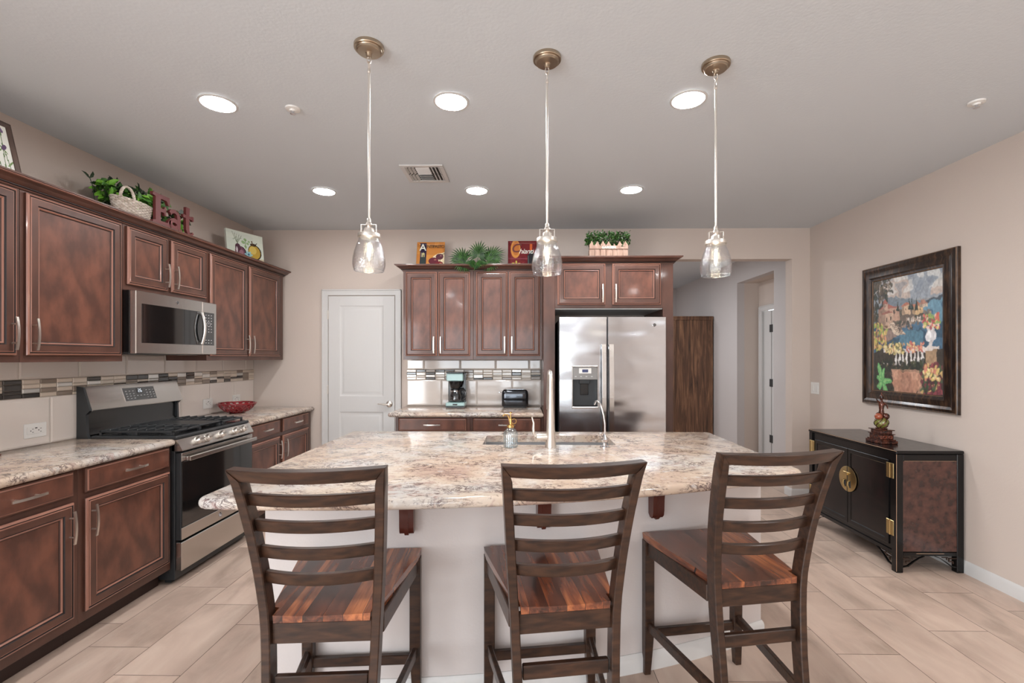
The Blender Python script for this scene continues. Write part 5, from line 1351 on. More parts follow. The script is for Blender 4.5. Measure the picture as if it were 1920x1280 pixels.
    mb.box(x0 - 0.006, x0 - 0.003, ym - 0.008, ym - 0.005, 0.405, 0.595, 'slot'); mb.box(x0 - 0.012, x0 - 0.003, ym - 0.040, ym + 0.028, 0.545, 0.553, 'brass', 0.002); mb.box(x0 - 0.012, x0 - 0.003, ym - 0.016, ym + 0.004, 0.53, 0.553, 'brass', 0.002)
    lp = build('lock_plate', mb, t)
    for s in (-1, 1):
        mb = MB(); y = ym - 0.006 + s * 0.026
        mb.tube([(x0 - 0.004, y, 0.490), (x0 - 0.016, y, 0.486), (x0 - 0.018, y, 0.46), (x0 - 0.010, y, 0.442)], 0.006, 'brass', 8); mb.box(x0 - 0.0045, x0 - 0.0035, y - 0.014, y + 0.014, 0.438, 0.492, 'slot'); build('pull', mb, lp)
    for y in (3.205, 4.066):
        for z in (0.665, 0.285):
            mb = MB(); mb.box(x0 - 0.003, x0 + 0.004, y - 0.032, y - 0.002, z - 0.050, z + 0.050, 'brass', 0.002); mb.box(x0 - 0.003, x0 + 0.004, y + 0.002, y + 0.032, z - 0.050, z + 0.050, 'brass', 0.002)
            mb.tube([(x0 - 0.003, y, z - 0.050), (x0 - 0.003, y, z + 0.050)], 0.004, 'brass', 8); build('hinge', mb, t)


MT['burl2'] = mat('dark_burl_lacquer', (12, 9, 10), 0.2, spec=0.35, col2=(34, 19, 20), scale=(7, 7, 9), nscale=2.0, coat=0.12, detail=7, lo=0.42, hi=0.75)
sideboard()


def statue():
    cx, cy, z = 2.583, 3.46, 0.8055
    t = thing('tabletop_statue', 'small bronze figurine with green striped globe on a stepped pedestal', 'figurine', (cx, cy, z))
    mb = MB()
    for (a, b, z0, z1, m) in ((0.082, 0.060, 0.0, 0.022, 'bronze'), (0.074, 0.054, 0.022, 0.030, 'bronze'), (0.060, 0.046, 0.030, 0.062, 'bronze'), (0.070, 0.052, 0.062, 0.068, 'bronze'), (0.052, 0.042, 0.068, 0.092, 'bronze'), (0.068, 0.050, 0.092, 0.098, 'bronze'), (0.030, 0.026, 0.098, 0.106, 'bronze')):
        mb.box(cx - b, cx + b, cy - a * 0.95, cy + a * 0.95, z + z0, z + z1, m, 0.003)
    for s in (-1, 1): mb.tube([(cx - 0.02 + 0.012 * math.cos(a) , cy - 0.058, z + 0.046 + s * 0.0 + 0.010 * math.sin(a)) for a in [2 * PI * i / 10 for i in range(11)]], 0.003, 'orange', 6); mb.tube([(cx + 0.02 + 0.012 * math.cos(a), cy - 0.058, z + 0.046 + 0.010 * math.sin(a)) for a in [2 * PI * i / 10 for i in range(11)]], 0.003, 'orange', 6)
    build('pedestal', mb, t)
    mb = MB(); rings = []
    for k in range(13):
        ph = -PI / 2 + PI * k / 12; ring = []
        for j in range(44):
            a = 2 * PI * j / 44; r = 0.042 * math.cos(ph) * (1 + 0.06 * math.sin(7 * a + ph * 3)) + 0.0005; ring.append((cx + r * math.cos(a), cy + r * math.sin(a), z + 0.142 + 0.040 * math.sin(ph)))
        rings.append(ring)
    mb.loft(rings, 'olive', True)
    for k in range(7):
        pts = []
        for i in range(11):
            ph = -1.3 + 2.6 * i / 10; a = 2 * PI * k / 7 + 0.9 * math.sin(ph) ; r = 0.0425 * math.cos(ph) + 0.001; pts.append((cx + r * math.cos(a), cy + r * math.sin(a), z + 0.142 + 0.0405 * math.sin(ph)))
        mb.tube(pts, 0.0035, 'bronze', 6)
    build('striped_globe', mb, t, ang=60)
    def ball(c, r, m, name, sx=1, sz=1):
        mb = MB(); mb.lathe([(r * sx * math.cos(p) + 0.0003, r * sz * math.sin(p)) for p in [-PI / 2 + PI * k / 10 for k in range(11)]], c, m, 20); return build(name, mb, t)
    ball((cx - 0.030, cy - 0.012, z + 0.190), 0.024, 'orange', 'orange_fruit'); ball((cx + 0.024, cy - 0.010, z + 0.190), 0.023, 'bronze', 'dark_fruit'); ball((cx, cy + 0.022, z + 0.195), 0.022, 'bronze', 'dark_fruit')
    mb = MB(); mb.lathe([(0.012, 0.195), (0.018, 0.215), (0.014, 0.235), (0.017, 0.262), (0.019, 0.280), (0.012, 0.296), (0.007, 0.305), (0.013, 0.318), (0.013, 0.332), (0.007, 0.343), (0.003, 0.352), (0.004, 0.360), (0.0, 0.366)], (cx, cy, z), 'bronze', 18)
    mb.tube([(cx - 0.014, cy, z + 0.290), (cx - 0.034, cy - 0.01, z + 0.300), (cx - 0.046, cy - 0.012, z + 0.318)], [0.006, 0.005, 0.003], 'bronze', 8)
    mb.tube([(cx + 0.014, cy, z + 0.288), (cx + 0.030, cy - 0.012, z + 0.268), (cx + 0.034, cy - 0.014, z + 0.245)], [0.006, 0.005, 0.004], 'bronze', 8); build('standing_figure', mb, t)


statue()


# ---------------------------------------------------------------- painted surfaces (one colour per vertex)
class Canvas:
    def __init__(s, W_, H_, bg, seed=1):
        s.W, s.H = W_, H_; s.a = np.zeros((H_, W_, 3)); s.a[:] = lin(bg); s.r = np.random.RandomState(seed)
        yy, xx = np.mgrid[0:H_, 0:W_]; s.x = (xx + 0.5) / W_; s.y = 1 - (yy + 0.5) / H_ if False else (yy + 0.5) / H_; s.y = 1 - s.y
    def noise(s, n):
        g = s.r.rand(n + 2, n + 2); X = s.x * n; Y = s.y * n; i = X.astype(int); j = Y.astype(int); fx = X - i; fy = Y - j
        fx = fx * fx * (3 - 2 * fx); fy = fy * fy * (3 - 2 * fy)
        return (g[j, i] * (1 - fx) + g[j, i + 1] * fx) * (1 - fy) + (g[j + 1, i] * (1 - fx) + g[j + 1, i + 1] * fx) * fy
    def put(s, mask, col, al=1.0):
        m = mask.astype(float) * al; c = np.array(lin(col)); s.a = s.a * (1 - m[..., None]) + c * m[..., None]
    def ell(s, cx, cy, rx, ry, col, al=1.0, rot=0.0):
        dx, dy = s.x - cx, s.y - cy; c, n = math.cos(rot), math.sin(rot); u = dx * c + dy * n; v = -dx * n + dy * c
        s.put((u / rx) ** 2 + (v / ry) ** 2 < 1, col, al)
    def rect(s, x0, x1, y0, y1, col, al=1.0): s.put((s.x > x0) & (s.x < x1) & (s.y > y0) & (s.y < y1), col, al)
    def poly(s, pts, col, al=1.0):
        m = np.zeros_like(s.x, bool); n = len(pts)
        for i in range(n):
            (xa, ya), (xb, yb) = pts[i], pts[(i + 1) % n]
            if ya == yb: continue
            c = ((ya > s.y) != (yb > s.y)) & (s.x < (xb - xa) * (s.y - ya) / (yb - ya) + xa); m ^= c
        s.put(m, col, al)
    def dabs(s, n, x0, x1, y0, y1, cols, r0, r1, al=0.9):
        for _ in range(n):
            s.ell(s.r.uniform(x0, x1), s.r.uniform(y0, y1), s.r.uniform(r0, r1), s.r.uniform(r0, r1) * 0.8, cols[s.r.randint(len(cols))], al, s.r.uniform(0, 3))
    def line(s, x0, y0, x1, y1, w, col, al=1.0):
        d = np.array([x1 - x0, y1 - y0]); L_ = math.hypot(*d); t_ = np.clip(((s.x - x0) * d[0] + (s.y - y0) * d[1]) / L_ ** 2, 0, 1)
        s.put(np.hypot(s.x - x0 - t_ * d[0], s.y - y0 - t_ * d[1]) < w, col, al)
    def finish(s, amp=0.012, jit=0.10):
        n1, n2, n3 = s.noise(28), s.noise(28), s.noise(45)
        i = np.clip(((s.x + amp * (n1 - 0.5) * 2) * s.W).astype(int), 0, s.W - 1); j = np.clip(((1 - s.y + amp * (n2 - 0.5) * 2) * s.H).astype(int), 0, s.H - 1)
        a = s.a[j, i]; p = np.pad(a, ((1, 1), (1, 1), (0, 0)), 'edge')
        b = (p[1:-1, 1:-1] * 3 + p[:-2, 1:-1] + p[2:, 1:-1] + p[1:-1, :-2] + p[1:-1, 2:]) / 7
        s.a = np.clip(b * (1 + jit * 2 * (n3[..., None] - 0.5) + jit * (s.noise(60)[..., None] - 0.5) * 2), 0, 1)
    def mesh(s, name, pos, parent, matname, recalc=False):
        """pos(u,v) -> world point ; v up"""
        W_, H_ = s.W, s.H; vs_ = []; off = wpos(parent)
        for j in range(H_ + 1):
            for i in range(W_ + 1): vs_.append(tuple(Vector(pos(i / W_, 1 - j / H_)) - off))
        fs = [(j * (W_ + 1) + i, (j + 1) * (W_ + 1) + i, (j + 1) * (W_ + 1) + i + 1, j * (W_ + 1) + i + 1) for j in range(H_) for i in range(W_)]
        me = bpy.data.meshes.new(name); me.from_pydata(vs_, [], fs); me.materials.append(MT[matname])
        ca = me.color_attributes.new('paint', 'FLOAT_COLOR', 'CORNER'); c = np.ones((H_ * W_, 4, 4)); c[:, :, :3] = s.a.reshape(-1, 1, 3)
        ca.data.foreach_set('color', c.ravel()); me.update()
        o = bpy.data.objects.new(name, me); C.objects.link(o); o.parent = parent; return o


def painting():
    ya, yb, z0, z1 = 3.190, 4.075, 1.035, 2.163      # near edge, far edge
    t = thing('framed_painting', 'large mediterranean harbor painting in wide dark frame on right wall', 'painting', (XR, (ya + yb) / 2, z0))
    fr = WR; u0, u1 = -yb, -ya
    mb = MB(); mb.panel(fr, u0, u1, z0, z1, 0.0, [(0, 0.001, 'frame'), (0, 0.022, 'frame'), (0.004, 0.028, 'frame'), (0.007, 0.029, 'framegold'), (0.010, 0.028, 'frame'), (0.030, 0.034, 'frame'), (0.048, 0.026, 'frame'), (0.060, 0.030, 'frame'), (0.088, 0.036, 'frame'), (0.100, 0.024, 'frame'), (0.114, 0.022, 'frame'), (0.117, 0.020, 'framegold'), (0.122, 0.014, 'frame')], 'slot')
    build('picture_frame', mb, t, ang=25)
    c = Canvas(190, 256, (150, 150, 150), 5)
    # sky
    n = c.noise(6); n2 = c.noise(14)
    c.put(c.y > 0.78, (150, 158, 168)); c.put((c.y > 0.80) & (n > 0.5), (206, 180, 160), 0.8); c.put((c.y > 0.86) & (n2 > 0.5), (214, 212, 206), 0.7); c.put((c.y > 0.80) & (n2 < 0.3), (120, 134, 150), 0.5)
    c.poly([(0, 0.72), (0.2, 0.84), (0.4, 0.83), (0.62, 0.78), (0.8, 0.75), (0.8, 0.6), (0, 0.6)], (112, 128, 140), 0.9)
    # sea
    c.poly([(0.0, 0.60), (0.7, 0.75), (1.0, 0.775), (1.0, 0.35), (0.0, 0.33)], (62, 108, 138))
    c.put((c.y < 0.76) & (c.y > 0.58) & (n2 > 0.45) & (c.x > 0.65), (104, 154, 176), 0.8); c.put((c.y < 0.58) & (c.y > 0.35) & (n2 > 0.5), (36, 76, 98), 0.8)
    c.put((c.y < 0.52) & (c.y > 0.40) & (n > 0.55) & (c.x > 0.4), (84, 138, 160), 0.7)
    c.poly([(0.72, 0.755), (0.85, 0.775), (1, 0.782), (1, 0.765), (0.8, 0.75)], (70, 84, 96))
    # trees left
    c.dabs(120, 0, 0.22, 0.62, 1.0, ((46, 44, 34), (70, 60, 44), (38, 52, 34), (92, 74, 50)), 0.012, 0.035); c.dabs(40, 0.1, 0.30, 0.88, 1.0, ((60, 54, 40), (110, 90, 60)), 0.008, 0.02)
    # headland and village
    c.poly([(0.08, 0.46), (0.06, 0.66), (0.2, 0.74), (0.5, 0.72), (0.75, 0.66), (0.9, 0.625), (0.7, 0.60), (0.5, 0.585), (0.4, 0.50), (0.25, 0.44)], (110, 92, 78))
    c.dabs(60, 0.15, 0.85, 0.58, 0.70, ((84, 92, 60), (120, 104, 86), (60, 66, 50), (160, 140, 116)), 0.010, 0.025)
    def house(x, y, w, h, wall, roof):
        c.rect(x, x + w, y, y + h, wall); c.rect(x, x + w * 0.35, y, y + h, (120, 92, 74), 0.55); c.poly([(x - 0.01, y + h), (x + w / 2, y + h + 0.035), (x + w + 0.01, y + h)], roof)
        for i in range(2): c.rect(x + w * (0.45 + 0.28 * i), x + w * (0.53 + 0.28 * i), y + h * 0.5, y + h * 0.75, (92, 70, 60))
    house(0.08, 0.62, 0.33, 0.12, (196, 150, 122), (176, 92, 72)); house(0.15, 0.735, 0.08, 0.05, (200, 160, 134), (170, 90, 70)); house(0.12, 0.56, 0.20, 0.13, (206, 166, 136), (164, 96, 78))
    house(0.45, 0.66, 0.12, 0.08, (214, 176, 136), (188, 110, 80)); house(0.60, 0.66, 0.14, 0.065, (220, 178, 120), (186, 112, 78)); house(0.70, 0.72, 0.10, 0.022, (210, 186, 160), (176, 120, 96))
    for x in (0.39, 0.56, 0.60, 0.66): c.poly([(x - 0.022, 0.70), (x, 0.80), (x + 0.022, 0.70)], (40, 54, 42))
    c.poly([(0.24, 0.60), (0.34, 0.60), (0.50, 0.50), (0.34, 0.49)], (214, 190, 164))
    for k in range(6): c.line(0.27 + k * 0.03, 0.585 - k * 0.016, 0.40 + k * 0.018, 0.58 - k * 0.016, 0.004, (150, 120, 98))
    c.poly([(0.08, 0.46), (0.10, 0.53), (0.25, 0.55), (0.38, 0.48), (0.2, 0.45)], (150, 124, 112)); c.dabs(50, 0.50, 0.85, 0.595, 0.635, ((222, 206, 190), (180, 150, 130), (90, 84, 80)), 0.006, 0.016)
    c.dabs(40, 0.40, 0.60, 0.53, 0.60, ((170, 140, 120), (70, 66, 60), (120, 100, 88)), 0.01, 0.02)
    # flowering shrubs, balustrade, urn
    c.dabs(90, 0.0, 0.22, 0.36, 0.60, ((206, 170, 70), (226, 190, 96), (150, 176, 60), (120, 84, 50), (214, 140, 96)), 0.012, 0.03)
    c.poly([(0.0, 0.34), (0.2, 0.38), (1, 0.36), (1, 0), (0, 0)], (58, 48, 36)); c.rect(0.16, 0.78, 0.345, 0.375, (214, 204, 206)); c.rect(0.16, 0.78, 0.235, 0.25, (190, 176, 170))
    for k in range(8):
        x = 0.36 + k * 0.055; c.rect(x - 0.011, x + 0.011, 0.245, 0.35, (220, 212, 206)); c.ell(x, 0.28, 0.018, 0.03, (230, 224, 218))
    c.dabs(90, 0.18, 0.48, 0.33, 0.42, ((232, 206, 120), (240, 222, 160), (206, 150, 90), (110, 110, 60)), 0.010, 0.022); c.dabs(60, 0.52, 0.76, 0.345, 0.42, ((232, 150, 110), (240, 206, 140), (200, 90, 80)), 0.010, 0.02)
    c.dabs(120, 0.1, 0.8, 0.17, 0.27, ((40, 46, 30), (66, 74, 40), (30, 36, 26), (96, 84, 50)), 0.012, 0.03)
    c.rect(0.78, 0.92, 0.24, 0.37, (176, 140, 100)); c.rect(0.75, 0.95, 0.36, 0.385, (224, 210, 200)); c.ell(0.85, 0.47, 0.070, 0.055, (226, 222, 222)); c.rect(0.825, 0.875, 0.385, 0.43, (210, 200, 196)); c.ell(0.85, 0.52, 0.045, 0.03, (214, 208, 206)); c.ell(0.83, 0.47, 0.02, 0.045, (244, 242, 240))
    c.dabs(90, 0.74, 0.97, 0.53, 0.64, ((150, 180, 80), (220, 90, 70), (240, 214, 120), (96, 120, 60), (180, 60, 70), (236, 190, 170)), 0.012, 0.026)
    # path and foreground plants
    c.poly([(0.05, 0.20), (0.25, 0.185), (0.78, 0.165), (0.66, 0.0), (0.35, 0.0), (0.28, 0.10)], (190, 132, 100)); c.put((c.y < 0.19) & (c.x > 0.28) & (c.x < 0.74) & (n2 > 0.5), (216, 160, 126), 0.6); c.put((c.y < 0.16) & (c.x > 0.3) & (c.x < 0.7) & (n > 0.6), (158, 104, 80), 0.5)
    c.dabs(110, 0.72, 1.0, 0.0, 0.24, ((120, 40, 54), (90, 30, 46), (160, 60, 70), (50, 70, 40), (220, 180, 100), (70, 96, 60)), 0.014, 0.032)
    c.dabs(40, 0.76, 0.95, 0.12, 0.22, ((232, 200, 100), (240, 220, 150), (222, 130, 100)), 0.012, 0.025)
    c.dabs(40, 0, 0.3, 0.0, 0.2, ((40, 44, 30), (56, 50, 36)), 0.02, 0.05)
    for a, l in ((1.9, 0.18), (1.3, 0.13), (2.6, 0.10), (0.1, 0.16), (5.4, 0.13), (3.8, 0.10)): 
        x, y = 0.14 + l * 0.5 * math.cos(a), 0.075 + l * 0.5 * math.sin(a); c.ell(x, y, l * 0.52, 0.028, (96, 176, 96), 1, a); c.ell(x, y + 0.006, l * 0.4, 0.010, (150, 206, 120), 0.8, a)
    g_ = c.a.mean(2, keepdims=True); c.a = c.a * 0.82 + g_ * 0.18 + 0.012; c.finish(0.012, 0.15)
    i = 0.121
    c.mesh('canvas', lambda u, v: fr.p(u0 + i + (u1 - u0 - 2 * i) * u, 0.0155, z0 + i + (z1 - z0 - 2 * i) * v), t, 'paint')


painting()


# ---------------------------------------------------------------- decor on the cabinets
ZT = 2.3085     # top of the crown moulding


def plateobj(name, label, cx, z0, wd, hg, yb0, yt, canv, rimmat, group=None):
    """square plate leaning back: bottom front edge at y=yb0, top at y=yt"""
    t = thing(name, label, 'decorative plate', (cx, yb0, z0), group)
    th = 0.006
    def P(u, v, k):
        y = yb0 + (yt - yb0) * v; return (cx - wd / 2 + wd * u, y - k, z0 + hg * v)
    def pos(u, v):
        e = min(u, 1 - u, v, 1 - v); k = 0.018 * max(0.0, 1 - e / 0.09) ** 1.2
        uu = 0.5 + (u - 0.5) * (1 - 0.012 * (1 - abs(2 * v - 1)) ** 1); return P(uu, v, k + 0.002)
    canv.mesh('plate_face', pos, t, 'print')
    mb = MB()
    A = [P(0, 0, 0.019), P(1, 0, 0.019), P(1, 1, 0.019), P(0, 1, 0.019)]; B = [P(0.05, 0.05, -0.006), P(0.95, 0.05, -0.006), P(0.95, 0.95, -0.006), P(0.05, 0.95, -0.006)]
    mb.loft([A, B], rimmat, False); mb.add(B, [(0, 1, 2, 3)], rimmat); build('plate_back', mb, t, smooth=False)
    return t


MT['rimo'] = mat('amber_glaze', (176, 112, 52), 0.2, coat=0.6); MT['rimr'] = mat('maroon_glaze', (96, 28, 30), 0.2, coat=0.6)
c = Canvas(96, 90, (196, 128, 62), 3); n = c.noise(7); c.put(n > 0.55, (214, 150, 76), 0.6)
c.rect(0.10, 0.33, 0.10, 0.97, (44, 36, 62)); c.rect(0.13, 0.30, 0.12, 0.42, (52, 66, 60), 0.8); c.rect(0.17, 0.27, 0.42, 0.55, (190, 180, 130)); c.ell(0.22, 0.55, 0.05, 0.045, (190, 180, 130)); c.rect(0.205, 0.235, 0.42, 0.50, (50, 40, 50)); c.rect(0.14, 0.155, 0.42, 0.60, (150, 140, 130))
c.poly([(0.44, 0.0), (0.46, 0.22), (0.6, 0.46), (0.75, 0.55), (1, 0.60), (1, 0)], (232, 214, 178))
c.ell(0.82, 0.43, 0.14, 0.12, (92, 52, 62)); c.ell(0.60, 0.26, 0.18, 0.14, (104, 44, 56)); c.ell(0.80, 0.14, 0.155, 0.11, (120, 42, 50)); c.ell(0.86, 0.47, 0.035, 0.025, (150, 110, 110)); c.ell(0.66, 0.31, 0.05, 0.02, (170, 110, 100)); c.ell(0.86, 0.17, 0.05, 0.02, (180, 110, 90)); c.line(0.84, 0.33, 0.83, 0.22, 0.008, (70, 60, 40)); c.line(0.92, 0.52, 1.0, 0.54, 0.012, (60, 50, 40))
pA = plateobj('decorative_plate', 'square amber plate lettered ANTIPASTO with olives, above coffee maker cabinet', -0.934, ZT, 0.278, 0.262, 4.655, 4.715, c, 'rimo', 'lettered plates on the cabinets')
ry = (PI / 2 - 0.225, 0, 0)
text_mesh('lettering', 'A', 0.10, 'canvasw', pA, (-1.014, 4.684, ZT + 0.203), ry, 0.0005, 0.001)
text_mesh('lettering', 'NTIPASTO', 0.045, 'cord', pA, (-0.885, 4.685, ZT + 0.215), ry, 0.0005, 0.0, space=0.78)
c = Canvas(96, 90, (112, 34, 38), 4); n = c.noise(6); c.put(n > 0.6, (90, 24, 34), 0.6); c.ell(0.26, 0.70, 0.17, 0.34, (206, 140, 70)); c.ell(0.27, 0.72, 0.12, 0.26, (186, 112, 56)); c.put((c.y < 0.36) & (c.y > 0.31) & (c.x < 0.7), (140, 70, 80), 0.6)
c.rect(0.76, 0.84, 0.5, 0.9, (206, 100, 50)); c.poly([(0.68, 0), (0.68, 0.45), (0.76, 0.56), (0.78, 0.66), (0.86, 0.66), (0.88, 0.56), (0.96, 0.45), (0.96, 0)], (42, 40, 44)); c.rect(0.70, 0.72, 0.1, 0.44, (90, 96, 96))
for a in range(5): c.ell(0.28 + 0.07 * math.cos(a * 1.26 + 1.5), 0.12 + 0.06 * math.sin(a * 1.26 + 1.5), 0.08, 0.03, (196, 186, 80), 1, a * 1.26 + 1.5)
c.dabs(16, 0.08, 0.6, 0.02, 0.2, ((150, 60, 70), (130, 44, 56), (200, 150, 150)), 0.012, 0.03)
pC = plateobj('decorative_plate', 'square maroon plate lettered Chianti with bottle, behind the middle pendant', -0.024, ZT, 0.285, 0.270, 4.655, 4.715, c, 'rimr', 'lettered plates on the cabinets')
text_mesh('lettering', 'C', 0.13, 'eatred', pC, (-0.095, 4.6925, ZT + 0.195), ry, 0.0005, 0.001, shear=0.3)
text_mesh('lettering', 'hianti', 0.075, 'canvasw', pC, (0.012, 4.690, ZT + 0.165), ry, 0.0005, 0.0, shear=0.35, space=0.9)


def palm():
    t = thing('palm_spray', 'green palm leaf spray spilling over crown molding between the two plates', 'artificial plant', (-0.47, 4.56, ZT))
    rnd = random.Random(3)
    fronds = (((-0.50, 4.56, ZT + 0.035), (-0.96, -0.10, 0.30), 0.105, 0.135), ((-0.50, 4.54, ZT + 0.03), (-0.85, -0.25, -0.02), 0.10, 0.12), ((-0.46, 4.56, ZT + 0.03), (0.18, -0.15, 0.95), 0.085, 0.125),
              ((-0.42, 4.56, ZT + 0.035), (0.93, -0.10, 0.45), 0.115, 0.135), ((-0.42, 4.54, ZT + 0.03), (0.9, -0.3, 0.05), 0.09, 0.12), ((-0.48, 4.50, ZT + 0.035), (-0.25, -0.85, 0.02), 0.03, 0.10), ((-0.44, 4.50, ZT + 0.035), (0.15, -0.85, 0.0), 0.045, 0.115))
    for c0, d, L_, lf in fronds:
        mb = MB(); c0 = Vector(c0); d = Vector(d).normalized(); tip = c0 + d * L_; mb.tube([c0, c0 + d * L_ * 0.5, tip], 0.003, 'palm', 5)
        side = d.cross(Vector((0, -1, 0.25))).normalized(); dr = d.y < -0.6
        for i in range(23):
            a = -2.1 + 4.2 * i / 22; dd = (d * math.cos(a) + side * math.sin(a) + Vector((0, -0.2 * rnd.random(), -0.10 if not dr else -0.9))).normalized()
            mb.leaf(tip - d * 0.012 * abs(a), dd, Vector((0, -1, 0.4)), lf * (1 - 0.10 * abs(a) + 0.12 * rnd.random()), 0.017, 'palm', 0.3, 0.2)
        build('palm_leaf', mb, t)


palm()


def garden():
    cx, y0, z = 0.748, D - FD - 0.055 + 0.05, ZT
    y0 = 4.22
    t = thing('picket_planter', 'small picket fence planter lettered GARDEN above the refrigerator', 'planter', (cx, y0 + 0.05, z))
    mb = MB(); w_ = 0.172
    mb.box(cx - w_ + 0.006, cx + w_ - 0.006, y0 + 0.012, y0 + 0.105, z, z + 0.085, 'picket'); mb.box(cx - w_, cx + w_, y0 - 0.004, y0 + 0.004, z + 0.078, z + 0.108, 'picket', 0.002)
    build('planter_box', mb, t)
    for k in range(7):
        x = cx - w_ + 0.022 + k * (2 * w_ - 0.044) / 6; tall = 0.150 if k % 2 == 0 else 0.128; tall = (0.152, 0.150, 0.153, 0.149, 0.128, 0.150, 0.151)[k]
        mb = MB(); ww = 0.0215; P = [(x - ww, z), (x + ww, z), (x + ww, z + tall - 0.035), (x + ww * 0.6, z + tall - 0.022), (x, z + tall), (x - ww * 0.6, z + tall - 0.022), (x - ww, z + tall - 0.035)]
        if k == 4: P = [(x - ww * 0.7, z), (x + ww * 0.7, z), (x + ww * 0.7, z + tall - 0.03), (x, z + tall), (x - ww * 0.7, z + tall - 0.03)]
        mb.prism(P, W0, y0 + 0.004, y0 + 0.011, 'picket'); build('picket', mb, t)
    text_mesh('lettering', 'GARDEN', 0.030, 'canvasw', t, (cx, y0 - 0.0048, z + 0.092), (PI / 2, 0, 0), 0.0004, 0.0004, space=1.05)
    p = thing('boxwood_plant', 'bushy green boxwood sprigs growing out of the picket planter', 'artificial plant', (cx, y0 + 0.06, z + 0.08))
    mb = MB(); rnd = random.Random(5)
    for i in range(950):
        x = cx + rnd.uniform(-0.195, 0.195); y = y0 + 0.058 + rnd.gauss(0, 0.026); zz = z + 0.10 + rnd.random() * 0.125
        if abs(x - cx) > 0.16: zz = z + 0.12 + rnd.random() * 0.09
        if i % 25 == 0: zz = z + 0.235; 
        d = Vector((rnd.gauss(0, 0.7), rnd.gauss(-0.25, 0.6), rnd.gauss(0.5, 0.6))); mb.leaf((x, y, zz), d, (rnd.gauss(0, 1), rnd.gauss(0, 1), 1), 0.026, 0.015, 'box' if rnd.random() < 0.8 else 'ivyd')
    for i in range(26):
        x = cx - 0.17 + 0.34 * i / 25; mb.tube([(x, y0 + 0.058, z + 0.086), (x + 0.01, y0 + 0.05, z + 0.2)], 0.0015, 'cord', 4)
    o = build('foliage', mb, p)


garden()


